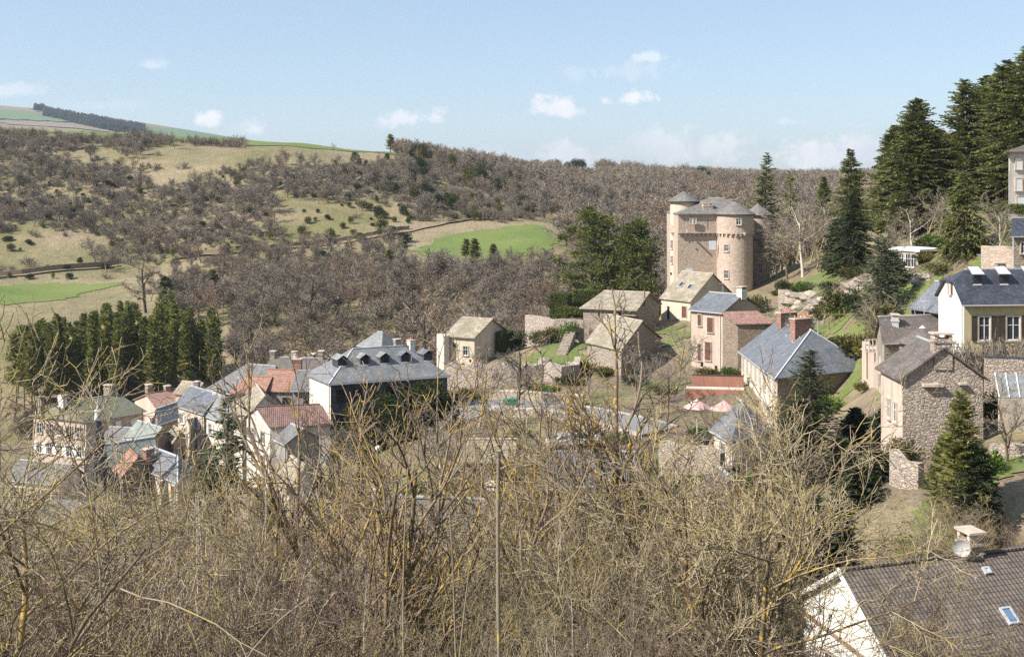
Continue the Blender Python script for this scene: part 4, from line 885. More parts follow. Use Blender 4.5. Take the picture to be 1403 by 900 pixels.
# ---------------------------------------------------------------- walls, terraces, small things
rngw = random.Random(5)
def wall_run(name, label, cat, pts, h, th, m, drop=1.0, ragged=0.0, top=None, step=1.0, lvl=False):
    """pts world (x,y); wall follows the ground, top height h above it (or level at z=h)"""
    base = Vector((pts[0][0], pts[0][1], H(*pts[0]))); mb = MB(); tp = MB(); ring = []
    fine = []
    for a, b in zip(pts[:-1], pts[1:]):
        n_ = max(1, int(math.dist(a, b) / step)); fine += [(a[0] + (b[0] - a[0]) * k / n_, a[1] + (b[1] - a[1]) * k / n_) for k in range(n_)]
    fine.append(pts[-1])
    for i, (x, y) in enumerate(fine):
        a, b = fine[max(0, i - 1)], fine[min(len(fine) - 1, i + 1)]; dx, dy = b[0] - a[0], b[1] - a[1]; L = math.hypot(dx, dy); n = (-dy / L * th / 2, dx / L * th / 2)
        g = H(x, y); zt = (h if lvl else g + h) + (rngw.random() - .5) * ragged
        ring.append(((x - n[0], y - n[1]), (x + n[0], y + n[1]), g - drop, max(zt, g + .05)))
    for p, q in zip(ring[:-1], ring[1:]):
        for s in (0, 1): mb.poly([(*p[s], p[2]), (*q[s], q[2]), (*q[s], q[3]), (*p[s], p[3])])
        mb.poly([(*p[0], p[3]), (*q[0], q[3]), (*q[1], q[3]), (*p[1], p[3])])
    for p in (ring[0], ring[-1]): mb.poly([(*p[0], p[2]), (*p[1], p[2]), (*p[1], p[3]), (*p[0], p[3])])
    r = empty(name, base, label, cat); r['_b'] = list(base); mb.build('masonry', M[m], r)
    if top:
        for p, q in zip(ring[:-1], ring[1:]):
            c = [Vector((*v, z)) for v, z in ((p[0], p[3]), (q[0], q[3]), (q[1], q[3]), (p[1], p[3]))]; mid = sum(c, Vector()) / 4
            tp.prism([mid + (k - mid) * (1.0 if 0 else 1) + Vector(((k - mid).x * .25 * 0, 0, .13)) for k in c], .12)
        tp.build('coping', M[top], r)
    return r
def U(u, Y): return (xu(u, Y), Y)
wall_run('terrace_wall', 'high rubble retaining wall left of the long stone barn', 'retaining wall', [U(722, 189), U(760, 183), U(800, 182)], -22.0, .8, 'rubble_stone', 1.5, .25, lvl=True)
wall_run('ruined_wall', 'tall narrow ruined wall standing beside the stone hut', 'ruined wall', [U(602, 178), U(612, 177)], -23.6, 1.2, 'pale_render', 1, .9, lvl=True)
wall_run('terrace_wall', 'pale stone retaining wall under the green terrace', 'retaining wall', [U(748, 162), U(770, 160), U(790, 161), U(792, 168)], -25.6, .9, 'rubble_stone', 4, .5, lvl=True)
wall_run('rock_wall', 'weathered stone wall on the slope below the hut', 'retaining wall', [U(612, 168), U(650, 166), U(700, 164), U(748, 165)], -26.6, 1.2, 'rubble_stone', 5, .8, lvl=True)
wall_run('roadside_wall', 'low wall along the far side of the road', 'wall', [U(672, 157), U(715, 153), U(760, 147), U(800, 143)], 1.2, .5, 'grey_stone', 1, .1, top='stone_trim')
wall_run('roadside_wall', 'low wall along the near side of the road by the bare tree', 'wall', [U(690, 139), U(740, 136), U(800, 130), U(860, 124)], 1.0, .5, 'rubble_stone', 1, .1, top='stone_trim')
wall_run('garden_wall', 'terracotta coloured garden wall with a pale band left of the long house', 'garden wall', [U(948, 144), U(1019, 143)], zv(516, 143), .5, 'terracotta_render', 3, 0, top='dark_wood', lvl=True)
wall_run('garden_step_wall', 'pale low band wall in front of the terracotta wall', 'garden wall', [U(940, 142.3), U(1019, 141.3)], zv(530, 142), .3, 'white_render', 1.6, 0, lvl=True)
wall_run('garden_wall', 'lower terracotta coloured wall beneath the pale band', 'garden wall', [U(940, 141.5), U(1019, 140.5)], zv(533.5, 141), .3, 'terracotta_render', 4, 0, lvl=True)
wall_run('boundary_wall', 'long dark topped stone wall at the right edge beside the gable house', 'wall', [U(1349, 92), U(1425, 91)], zv(490, 92), .6, 'rubble_stone', 4, 0, top='slate_dark', lvl=True)
wall_run('garden_wall', 'sunlit stone wall with small stones behind the bare tree at the right edge', 'wall', [U(1345, 133), U(1388, 131), U(1430, 131)], zv(338, 133), .6, 'castle_stone', 2, .1, top='stone_trim', lvl=True)
wall_run('low_wall', 'short stone wall on the bank right of the castle', 'wall', [U(1068, 188), U(1084, 186)], zv(398, 187), .7, 'grey_stone', 2, .3, lvl=True)
wall_run('rock_wall', 'pale rough wall climbing beside the dark gap at the right of the long house', 'retaining wall', [U(1186, 124), U(1203, 120), U(1208, 113)], zv(478, 120), .8, 'pink_render', 5, .9, lvl=True)
wall_run('rock_wall', 'broken stone wall running down below the rubble gable house', 'retaining wall', [U(1225, 82), U(1240, 80), U(1262, 79)], zv(628, 80), .7, 'rubble_stone', 5, .9, lvl=True)
wall_run('rock_wall', 'dry stone wall under the garden at the right edge', 'retaining wall', [U(1362, 82), U(1385, 80), U(1440, 79)], zv(612, 80), .7, 'rubble_stone', 4, .5, lvl=True)
wall_run('yard_wall', 'rough sunlit wall left of the pointed slate roof', 'wall', [U(905, 103), U(960, 100), U(990, 98)], zv(612, 100), .6, 'grey_stone', 4, .5, lvl=True)
def hits(L): return [(p.x, p.y) for p in (hit(u, v, 262) for u, v in L) if p is not None]
wall_run('earth_bank', 'dark eroded earth bank along the track above the left green field', 'bank', hits([(-30, 380), (30, 375), (100, 367), (165, 360)]), 1.3, 0.9, 'earth', 1, 0.2)
wall_run('earth_bank', 'dark eroded earth bank along the track across the middle of the hillside', 'bank', hits([(240, 352), (310, 346), (370, 340), (440, 333), (510, 322), (560, 314)]), 1.1, 0.9, 'earth', 1, 0.3)
wall_run('rock_ledge', 'long rock ledge crossing the upper hillside between the bare trees', 'rock ledge', hits([(250, 262), (300, 266), (350, 264), (430, 254), (500, 248), (560, 244)]), 1.3, 2.0, 'earth', 1, 1.4)
wall_run('rock_ledge', 'short rock ledge high on the left of the hillside', 'rock ledge', hits([(40, 204), (90, 206), (130, 204)]), 1.0, 2.0, 'earth', 1, 1.2)
# boulders and outcrops
def rock(name, label, cat, x, y, s, sz, group=None, seed=0):
    r = random.Random(seed); bm = bmesh.new(); bmesh.ops.create_icosphere(bm, subdivisions=3, radius=1)
    for v in bm.verts:
        c = v.co; k = 1 + .25 * math.sin(c.x * 3.1 + seed) * math.cos(c.y * 2.7 + seed * 2) + .18 * math.sin(c.z * 6 + c.x * 5 + seed) + (r.random() - .5) * .16
        v.co = Vector((c.x * s * k, c.y * s * k * .8, c.z * sz * k))
    me = bpy.data.meshes.new(name); bm.to_mesh(me); bm.free(); me.materials.append(M['rock']); o = link_obj(name, me); o.location = (x, y, H(x, y) - sz * .15); return tag(o, label, cat, group)
for k, (u, Y, s, sz, lb) in enumerate([(1085, 175, 2.6, 1.5, 'rocky outcrop on the grassy bank right of the castle'), (1105, 182, 3.2, 1.5, 'larger outcrop among brush higher on the bank'), (1128, 170, 2.4, 1.2, 'pale boulder under the dark conifer'),
                                   (1180, 165, 2.6, 1.3, 'tall boulder between the conifer trunks'), (1201, 160, 2.0, 1.6, 'boulder beside the blue green spruce'), (748, 170, 1.4, .8, 'small boulder on the green terrace'),
                                   (685, 172, 1.8, .9, 'flat boulder beside the stone hut'), (786, 166, 1.3, 1.0, 'dark boulder at the edge of the green terrace'), (1270, 142, 1.6, 1.0, 'reddish boulder below the flat roofed house')]):
    rock('boulder', lb, 'boulder', *U(u, Y), s, sz, None, k)
# stairs on the terrace
sx = MB(); a0 = Vector((xu(770, 172), 172, H(*U(770, 172)) + .2)); b0 = Vector((xu(786, 181), 181, -22.6)); 
for k in range(12):
    p = a0.lerp(b0, k / 11); sx.box(p - UP * .5, Vector((.94, -.34, 0)), Vector((.34, .94, 0)), UP, .8, .48, .62)
o = sx.build('stone_stairs', M['grey_stone'], base=a0); tag(o, 'flight of stone steps climbing from the green terrace to the upper wall', 'stairs')
# railing
g = empty('wooden_railing', (xu(1136, 150), 150, H(*U(1136, 150))), 'short wooden railing on the grass behind the long slate roof', 'railing'); g['_b'] = list(g.location)
for k in range(4):
    x, y = xu(1136 + k * 7, 150), 150; z = H(x, y); MB().box((x, y, z + .7), (1, 0, 0), (0, 1, 0), UP, .07, .07, .9).build('post', M['timber'], g)
MB().box((xu(1146.5, 150), 149.9, H(*U(1146, 150)) + 1.45), (1, 0, 0), (0, 1, 0), UP, 1.4, .05, .07).build('rail', M['timber'], g)
g = empty('balcony', (xu(1194, 117), 117, zv(475, 117)), 'pale wooden balcony frame beside the slate roofed house', 'balcony'); g['_b'] = list(g.location)
for k in range(4): MB().box((xu(1186 + k * 5, 117), 117, zv(473, 117)), (1, 0, 0), (0, 1, 0), UP, .05, .05, .65).build('post', M['stone_trim'], g)
for dz_ in (-.5, .0, .55): MB().box((xu(1193.5, 117), 117.08, zv(473, 117) + dz_), (1, 0, 0), (0, 1, 0), UP, .62, .04, .05).build('rail', M['stone_trim'], g)
MB().box((xu(1193.5, 118), 118, zv(482, 117)), (1, 0, 0), (0, 1, 0), UP, .7, 1.2, .07).build('deck', M['stone_trim'], g)
MB().box((xu(1188, 118), 118, zv(495, 117) - .6), (1, 0, 0), (0, 1, 0), UP, .06, .06, 1.4).build('support', M['timber'], g)
# greenhouse frame at the right edge
g = empty('cold_frame', (xu(1385, 84), 84, H(*U(1385, 84))), 'glass cold frame with pale bars at the right edge', 'cold frame'); g['_b'] = list(g.location); pa = MB(); ba = MB()
q = [Vector((xu(1369, 82), 82, zv(545, 82))), Vector((xu(1440, 82), 82, zv(545, 82))), Vector((xu(1436, 86), 86, zv(512, 86))), Vector((xu(1363, 86), 86, zv(512, 86)))]
pa.prism(q, .03); pa.build('pane', M['slate_light'], g)
for k in range(6):
    a, b = q[0].lerp(q[1], k / 5) + UP * .05, q[3].lerp(q[2], k / 5) + UP * .05; v_ = (b - a); L = v_.length; v_.normalize(); ba.box((a + b) / 2, v_, (1, 0, 0), v_.cross(Vector((1, 0, 0))), L / 2, .04, .03)
ba.build('bar', M['white_paint'], g); bs = MB(); bs.box((q[0] + q[1]) / 2 - UP * 1.2, (1, 0, 0), (0, 1, 0), UP, 1.9, .1, 1.15); bs.build('front_board', M['stone_trim'], g)
# parasol
px, pY = xu(992, 130), 130.0; zt = zv(549, pY); g = empty('parasol', (px, pY, H(px, pY)), 'faded pink parasol in the garden beside the long house', 'parasol'); g['_b'] = list(g.location)
MB().cyl((px, pY), 1.75, zv(560, pY), zt, 8, .05, cap=False).build('canopy', M['pinkcloth'], g); MB().cyl((px, pY), .04, H(px, pY), zt + .1, 8).build('pole', M['white_paint'], g)
px, pY = xu(955, 126), 126.0; zt = zv(547, pY); g = empty('parasol', (px, pY, H(px, pY)), 'second pink parasol half hidden by branches, left of the first', 'parasol'); g['_b'] = list(g.location)
MB().cyl((px, pY), 1.6, zv(558, pY), zt, 8, .05, cap=False).build('canopy', M['pinkcloth'], g); MB().cyl((px, pY), .04, H(px, pY), zt + .1, 8).build('pole', M['white_paint'], g)
# green bins and lamp posts
def wheelie(u, Y, lb):
    x, y = U(u, Y); z = H(x, y) + .1; g = empty('waste_bin', (x, y, z), lb, 'waste bin'); g['_b'] = [x, y, z]
    MB().box((x, y, z + .6), (1, 0, 0), (0, 1, 0), UP, .55, .45, .5).build('body', M['green_paint'], g); m = MB(); m.box((x, y, z + 1.17), (1, 0, 0), (0, 1, 0), UP, .6, .5, .06); m.build('lid', M['green_paint'], g)
    for s in (-1, 1): MB().box((x + .4 * s, y, z + .05), (1, 0, 0), (0, 1, 0), UP, .08, .3, .06).build('wheel', M['tyre'], g)
wheelie(695, 147.5, 'green waste container by the road, the left one'); wheelie(703, 147.2, 'green waste container by the road next to the bare tree trunk')
def lamp(u, Y, lb, h=4.2):
    x, y = U(u, Y); z = H(x, y); g = empty('street_lamp', (x, y, z), lb, 'street lamp'); g['_b'] = [x, y, z]
    MB().cyl((x, y), .07, z, z + h, 8, .05).build('pole', M['iron'], g); m = MB(); m.cyl((x, y), .12, z + h, z + h + .5, 8, .22); m.cyl((x, y), .26, z + h + .5, z + h + .75, 8, .05); m.build('lantern', M['iron'], g)
lamp(721, 152, 'dark street lamp on the roadside wall')
x, y = U(518, 118); z = H(x, y); g = empty('globe_lamp', (x, y, z), 'white globe garden lamp on a green post below the hotel', 'lamp'); g['_b'] = [x, y, z]
zt = zv(617, 118); MB().cyl((x, y), .06, z, zt, 8).build('pole', M['green_paint'], g); bm = bmesh.new(); bmesh.ops.create_uvsphere(bm, u_segments=16, v_segments=10, radius=.28); me = bpy.data.meshes.new('globe'); bm.to_mesh(me); bm.free(); me.materials.append(M['white_paint'])
q = link_obj('globe', me, g); q.location = (0, 0, zt + .25 - z)
# parked car
def car(u, Y, rz, lb):
    x, y = U(u, Y); z = H(x, y) + .12; g = empty('parked_car', (x, y, z), lb, 'car', rz=rz)
    bm = bmesh.new(); prof = [(-2.05, .35), (-2.1, .75), (-1.9, 1.0), (-1.2, 1.05), (-.55, 1.45), (.9, 1.48), (1.75, 1.02), (2.05, .9), (2.1, .4)]
    L = [[bm.verts.new((a, s * (.86 if b < 1.2 else .68), b)) for a, b in prof] for s in (-1, 1)]
    bm.faces.new(L[0]); bm.faces.new(list(reversed(L[1])))
    for k in range(len(prof)): j = (k + 1) % len(prof); bm.faces.new([L[0][j], L[0][k], L[1][k], L[1][j]])
    bmesh.ops.bevel(bm, geom=bm.edges[:], offset=.06, segments=2, affect='EDGES')
    me = bpy.data.meshes.new('body'); bm.to_mesh(me); bm.free(); me.materials.append(M['car_white']); link_obj('body', me, g)
    for s in (-1, 1):
        m = MB(); m.poly([(-1.0, s * .82, 1.08), (-.5, s * .715, 1.4), (.85, s * .715, 1.42), (1.45, s * .82, 1.08)]); m.build('side_window', M['glass'], g, base=(0, 0, 0))
    m = MB(); m.poly([(-1.17, -.72, 1.1), (-1.17, .72, 1.1), (-.62, .6, 1.43), (-.62, -.6, 1.43)]); m.build('windscreen', M['glass'], g, base=(0, 0, 0))
    m = MB(); m.poly([(1.68, -.72, 1.09), (1.68, .72, 1.09), (1.0, .6, 1.46), (1.0, -.6, 1.46)]); m.build('rear_window', M['glass'], g, base=(0, 0, 0))
    for a in (-1.3, 1.3):
        for s in (-1, 1):
            bm = bmesh.new(); bmesh.ops.create_cone(bm, cap_ends=True, segments=18, radius1=.32, radius2=.32, depth=.22); me = bpy.data.meshes.new('wheel'); bm.to_mesh(me); bm.free(); me.materials.append(M['tyre'])
            w_ = link_obj('wheel', me, g); w_.location = (a, s * .78, .32); w_.rotation_euler = (R(90), 0, 0)
    for s in (-1, 1): m = MB(); m.box((-2.07, s * .6, .75), (1, 0, 0), (0, 1, 0), UP, .05, .18, .09); m.build('headlight', M['plaque'], g, base=(0, 0, 0))
car(775, 121, R(200), 'white car parked beside the road behind thin branches, the left one'); car(800, 121.5, R(186), 'white car parked next to another, behind the branches, the right one')
# satellite dishes
def dish(x, y, z, lb, r=.45, post=.6):
    g = empty('satellite_dish', (x, y, z), lb, 'satellite dish'); g.rotation_euler = (0, 0, R(-20)); bm = bmesh.new(); rings = []
    for q in range(6):
        rr = r * q / 5 + .001; rings.append([bm.verts.new((rr * math.cos(t_ * math.pi / 10), -.35 * rr * rr / r, rr * math.sin(t_ * math.pi / 10))) for t_ in range(20)])
    for q in range(5):
        for t_ in range(20): bm.faces.new([rings[q][t_], rings[q][(t_ + 1) % 20], rings[q + 1][(t_ + 1) % 20], rings[q + 1][t_]])
    bmesh.ops.solidify(bm, geom=bm.faces[:], thickness=.025); me = bpy.data.meshes.new('reflector'); bm.to_mesh(me); bm.free(); me.materials.append(M['white_paint']); o = link_obj('reflector', me, g); o.location = (0, 0, post)
    MB().cyl((0, 0), .03, -.5, post, 6).build('mast', M['zinc'], g, base=(0, 0, 0))
cq = fr_['m0'] + fr_['rd'] * .315 * fr_['RL']; dish(cq.x - .75, cq.y - .45, fr_['ze'] + fr_['rise'] + .3, 'white satellite dish on the chimney of the lower right house', .42, .35)
cq = U(1349, 95); dish(cq[0], cq[1], H(*cq) , 'white satellite dish half hidden behind the yellow green spruce', .5, 1.6)
# ---------------------------------------------------------------- vegetation builders
def nrmz(a): return a / (np.linalg.norm(a, axis=-1, keepdims=True) + 1e-9)
class Buf:
    def __init__(s): s.V = []; s.Q = []; s.T = []; s.n = 0
    def add(s, V, Q=None, T=None):
        if Q is not None and len(Q): s.Q.append(Q + s.n)
        if T is not None and len(T): s.T.append(T + s.n)
        s.V.append(V); s.n += len(V)
    def mesh(s, name, m, smooth=False):
        F_ = []
        if s.Q: F_.append(np.concatenate(s.Q))
        if s.T: F_.append(np.concatenate(s.T))
        return mesh_np(name, np.concatenate(s.V), F_, [m], smooth=smooth)
def tubes(buf, pts, rad, k):
    """pts (N,S,3), rad (N,S); k sides; k=2 gives a flat ribbon"""
    N, S, _ = pts.shape
    T = np.gradient(pts, axis=1); T = nrmz(T)
    ref = np.zeros_like(T); ref[..., 0] = .31; ref[..., 1] = .77; ref[..., 2] = .55
    a = nrmz(np.cross(T, ref)); b = np.cross(T, a)
    if k == 2:
        th = (np.arange(N) * 2.399)[:, None, None]; d = (a * np.cos(th) + b * np.sin(th)) * rad[..., None]
        V = np.stack([pts - d, pts + d], 2).reshape(-1, 3)
        base = (np.arange(N)[:, None] * S + np.arange(S - 1)[None, :]).ravel() * 2
        buf.add(V, np.stack([base, base + 1, base + 3, base + 2], 1)); return
    ang = np.arange(k) * 2 * np.pi / k
    V = pts[:, :, None, :] + rad[:, :, None, None] * (a[:, :, None, :] * np.cos(ang)[None, None, :, None] + b[:, :, None, :] * np.sin(ang)[None, None, :, None])
    base = (np.arange(N)[:, None, None] * S + np.arange(S - 1)[None, :, None]) * k
    j = np.arange(k)[None, None, :]; j2 = (j + 1) % k
    Q = np.stack([base + j, base + j2, base + k + j2, base + k + j], -1).reshape(-1, 4)
    buf.add(V.reshape(-1, 3), Q)
def growl(rng, P, D, L, r0, r1, seg, wander, trop):
    N = len(P); pts = np.empty((N, seg + 1, 3)); pts[:, 0] = P
    for i in range(seg):
        D = nrmz(D + rng.normal(0, wander, (N, 3)) + np.array([0, 0, trop]))
        P = P + D * (L / seg)[:, None]; pts[:, i + 1] = P
    rad = r0[:, None] + (r1 - r0)[:, None] * np.linspace(0, 1, seg + 1)[None, :]
    return pts, rad
def kids(rng, pts, rad, L, n, t0, ang, ratio, tf, rr, rmin):
    N, S, _ = pts.shape
    t = t0 + (1 - t0) * (np.arange(n)[None, :] + rng.random((N, n))) / n; t = np.clip(t, 0, .999)
    f = t * (S - 1); i = f.astype(int); fr = (f - i)[..., None]; rows = np.arange(N)[:, None]
    p = pts[rows, i] * (1 - fr) + pts[rows, i + 1] * fr; T = nrmz(pts[rows, i + 1] - pts[rows, i])
    rd = rad[rows, i] * (1 - fr[..., 0]) + rad[rows, i + 1] * fr[..., 0]
    q = nrmz(np.cross(T, rng.normal(0, 1, T.shape))); a = np.radians(ang * (.7 + .6 * rng.random((N, n))))[..., None]
    D = nrmz(T * np.cos(a) + q * np.sin(a)); Lc = L[:, None] * ratio * (1 - tf * t) * (.65 + .7 * rng.random((N, n)))
    return p.reshape(-1, 3), D.reshape(-1, 3), Lc.ravel(), np.maximum(rd.ravel() * rr, rmin)
def bare(seed, h=10., stems=1, lean=.12, r=.16, trunk=.45, levels=((7, .35, 42, .62, .3, .6), (6, .3, 45, .5, .3, .6), (6, .2, 45, .5, .3, .6), (4, .2, 42, .55, .3, .7)),
         rmin=.01, trop=(.02, .06, .05, .04, .02), wander=(.07, .12, .14, .16, .18), sides=(7, 5, 3, 3, 3), segs=(7, 5, 4, 3, 2), spl=2, spread=.0):
    """returns trunk buffer, crown buffer; unit metres, base at the origin"""
    rng = np.random.default_rng(seed); tb, cb_ = Buf(), Buf()
    az = rng.random(stems) * 6.283; ln = lean * (1 if stems == 1 else 1) * (.4 + rng.random(stems))
    D = nrmz(np.stack([np.cos(az) * ln, np.sin(az) * ln, np.ones(stems)], 1)); P0 = np.stack([np.cos(az) * spread * rng.random(stems), np.sin(az) * spread * rng.random(stems), np.full(stems, -.3)], 1)
    L = np.full(stems, h * trunk + (1 - trunk) * h * .35) * (.75 + .3 * rng.random(stems)); L[0] = h * trunk + (1 - trunk) * h * .35
    R0 = np.full(stems, r) * (.7 + .4 * rng.random(stems)); pts, rad = growl(rng, P0, D, L, R0, R0 * .35, segs[0], wander[0], trop[0])
    tubes(tb, pts, rad, sides[0])
    for lv, (n, t0, ang, ratio, tf, rr) in enumerate(levels):
        if lv == 0: t0 = max(t0, .0)
        p, D, L, rc = kids(rng, pts, rad, L, n, t0, ang, ratio, tf, rr, rmin)
        pts, rad = growl(rng, p, D, L, rc, np.maximum(rc * .35, rmin * .7), segs[lv + 1], wander[lv + 1], trop[lv + 1])
        tubes(tb if lv + 1 < spl else cb_, pts, rad, sides[lv + 1])
    return tb, cb_
def leafquads(buf, rng, c, size, n_dir=None, asp=.5):
    """small leaf sheets at points c"""
    N = len(c); a = nrmz(rng.normal(0, 1, (N, 3)) if n_dir is None else n_dir + rng.normal(0, .25, (N, 3))); b = nrmz(np.cross(a, rng.normal(0, 1, (N, 3))))
    s = (size * (.6 + .8 * rng.random(N)))[:, None]; V = np.stack([c, c + a * s * .5 + b * s * asp * .5, c + a * s, c + a * s * .5 - b * s * asp * .5], 1).reshape(-1, 3)
    buf.add(V, np.arange(N * 4).reshape(N, 4))
def conifer(seed, h=20., rad=4., whorls=36, per=7, sprays=14, ssz=.75, droop=-.25, crown0=.08, power=.85, trunk_r=.3, asp=.34, jag=.35, upsweep=.1, sparse=0.0):
    rng = np.random.default_rng(seed); tb, cb_ = Buf(), Buf()
    tp = np.linspace(0, 1, 9); P_ = np.stack([np.sin(tp * 4 + seed) * .012 * h * tp, np.cos(tp * 3 + seed) * .01 * h * tp, tp * h - .3 * (1 - tp)], 1)[None]
    tubes(tb, P_, (trunk_r * (1 - tp) + .03)[None], 8)
    zz = crown0 + (1 - crown0) * (np.arange(whorls) + rng.random(whorls) * .8) / whorls
    z = np.repeat(zz, per); z = np.clip(z + rng.normal(0, .018, len(z)), crown0, .992); N = len(z)
    az = rng.random(N) * 6.283; prof = np.clip((1 - z) / (1 - crown0), 0, 1) ** power; prof *= np.clip((z - crown0) / .10 + .55, 0, 1)
    L = rad * prof * (1 - jag + 2 * jag * rng.random(N) * .75) + .25
    if sparse: L *= np.where(rng.random(N) < sparse, .35, 1)
    D = nrmz(np.stack([np.cos(az), np.sin(az), np.full(N, upsweep) + z * .35 + rng.normal(0, .16, N)], 1)); p0 = np.stack([np.interp(z, tp, P_[0, :, 0]), np.interp(z, tp, P_[0, :, 1]), z * h], 1)
    seg = 4; pts = np.empty((N, seg + 1, 3)); pts[:, 0] = p0; P = p0
    for i in range(seg):
        D = nrmz(D + np.array([0, 0, droop * (1 if i < 2 else .2)]) * .5 + rng.normal(0, .07, (N, 3))); P = P + D * (L / seg)[:, None]; pts[:, i + 1] = P
    tubes(tb, pts, np.linspace(.05, .012, seg + 1)[None, :] * (L[:, None] / rad + .3), 3)
    t = .12 + .88 * (np.arange(sprays)[None, :] + rng.random((N, sprays))) / sprays; t = np.clip(t, 0, .999); f = t * seg; i = f.astype(int); fr = (f - i)[..., None]; rows = np.arange(N)[:, None]
    c = pts[rows, i] * (1 - fr) + pts[rows, i + 1] * fr; T = nrmz(pts[rows, i + 1] - pts[rows, i]); side = np.where(np.arange(sprays) % 2 == 0, 1., -1.)[None, :, None]
    hz = nrmz(np.cross(T, np.array([0, 0, 1.]))); d = nrmz(T * .75 + hz * side * .8 + np.array([0, 0, -.18]) + rng.normal(0, .22, T.shape))
    nn = nrmz(np.cross(d, hz * side + rng.normal(0, .35, T.shape) + np.array([0, 0, .8]))); s = (ssz * (.55 + .75 * rng.random((N, sprays))) * np.clip(L[:, None] / rad * 1.2 + .35, .35, 1.1))[..., None]
    s = s * (1.05 - .35 * t[..., None]); V = np.stack([c, c + d * s * .45 + nn * s * asp * .5, c + d * s, c + d * s * .45 - nn * s * asp * .5 - np.array([0, 0, .06]) * s], 2).reshape(-1, 3)
    cb_.add(V, np.arange(len(V)).reshape(-1, 4)); return tb, cb_
def broad(seed, h=18., rad=6., clumps=150, leaves=70, csz=1.3, lsz=.42, flat=.45, trunk_r=.45, low=.1, top=.9, asp=.5):
    """evergreen with irregular tiers of foliage clumps"""
    rng = np.random.default_rng(seed); tb, cb_ = Buf(), Buf()
    tp = np.linspace(0, 1, 8); tr = np.stack([np.sin(tp * 3 + seed) * .03 * h, np.cos(tp * 2.3 + seed) * .03 * h, tp * h * .93], 1); tr -= np.array([tr[0, 0], tr[0, 1], .3]); tubes(tb, tr[None], (trunk_r * (1 - tp) + .05)[None], 8)
    z = low + (top - low) * rng.random(clumps) ** .85; az = rng.random(clumps) * 6.283
    lob = 1 + .28 * np.sin(az * 2 + seed) + .22 * np.sin(az * 3 + z * 9 + seed * 2) + .12 * np.sin(z * 22 + seed); prof = np.sin(np.clip((z - low + .14) / (top - low + .18), 0, 1) ** .8 * np.pi) ** .55
    rr = rad * prof * lob * (.35 + .65 * rng.random(clumps) ** .5); c = np.stack([np.cos(az) * rr, np.sin(az) * rr, z * h + rng.normal(0, .2, clumps)], 1); c[:, :2] += np.stack([np.interp(z, tp, tr[:, 0]), np.interp(z, tp, tr[:, 1])], 1)
    s0 = np.stack([np.interp(z * .85, tp, tr[:, 0]), np.interp(z * .85, tp, tr[:, 1]), z * h * .85], 1); mid = (s0 + c) / 2 + np.array([0, 0, .4]); pts = np.stack([s0, mid, c], 1); tubes(tb, pts, np.linspace(.1, .03, 3)[None].repeat(clumps, 0), 3)
    cs_ = csz * (.55 + .8 * rng.random(clumps)); o = nrmz(rng.normal(0, 1, (clumps, leaves, 3))) * (rng.random((clumps, leaves, 1)) ** .45) * cs_[:, None, None]; o[..., 2] *= flat
    q = (c[:, None, :] + o).reshape(-1, 3); nd = o.reshape(-1, 3) + np.array([0, 0, .35]); leafquads(cb_, rng, q, lsz, nrmz(nd), asp); return tb, cb_
def bush(seed, r=1.2, h=1.5, n=900, lsz=.2, asp=.5, shape=1.0):
    rng = np.random.default_rng(seed); cb_ = Buf(); k = 16; az = rng.random(k) * 6.283; rr = r * .62 * rng.random(k) ** .5; hh = h * (.3 + .55 * rng.random(k) * (1 - .5 * rr / r))
    c = np.stack([np.cos(az) * rr, np.sin(az) * rr, hh], 1); i = rng.integers(0, k, n); o = nrmz(rng.normal(0, 1, (n, 3))) * (rng.random((n, 1)) ** .4) * r * .45; o[:, 2] *= h / r * .7
    q = c[i] + o; q[:, 2] = np.maximum(q[:, 2], .03); leafquads(cb_, rng, q, lsz, nrmz(o + np.array([0, 0, .2])), asp); return cb_

# ---------------------------------------------------------------- prototypes (meshes only, shared by the copies)
def two(pair, name, mt, mc): return (pair[0].mesh(name + '_trunk', M[mt], True), pair[1].mesh(name + '_crown', M[mc]))
def topz(me):
    a = np.empty(len(me.vertices) * 3, np.float32); me.vertices.foreach_get('co', a); return float(np.percentile(a[2::3], 99.7))
def place(meshes, name, label, cat, x, y, h, h0, group=None, rz=None, sxy=None, z=None, tilt=0.0):
    """one tree: an Empty at its foot with a trunk and a crown"""
    z = H(x, y) if z is None else z; s = h / h0; s2 = sxy if sxy else s
    e = empty(name, (x, y, z), label, cat, group, rng_p.random() * 6.28 if rz is None else rz); e.scale = (s2, s2, s)
    if tilt: e.rotation_euler[1] = tilt
    for nm, m in zip(('trunk', 'crown'), meshes): link_obj(nm, m, e)
    return e
rng_p = random.Random(11)
LVF = ((9, .22, 44, .60, .35, .6), (6, .2, 42, .52, .3, .6), (6, .15, 42, .55, .3, .6), (4, .1, 38, .6, .2, .8))
FARB = []
for s in range(7):
    tb, cb_ = bare(100 + s, 10, 1 if s % 3 else 3, .15 if s % 3 else .3, .2, .40, LVF, .024, sides=(6, 4, 2, 2, 2), segs=(6, 4, 3, 2, 1), wander=(.06, .12, .15, .15, .2), trop=(.02, .07, .06, .05, .03))
    FARB.append(two((tb, cb_), 'bare_tree', 'bark_brown', ('twig_wood', 'twig_purple', 'twig_dark', 'twig_wood', 'twig_purple', 'twig_rust', 'twig_wood')[s]))
RUST = two(bare(131, 12, 1, .1, .22, .4, LVF, .026, sides=(6, 4, 2, 2, 2), segs=(6, 4, 3, 2, 1)), 'bare_tree', 'bark_dark', 'twig_rust')
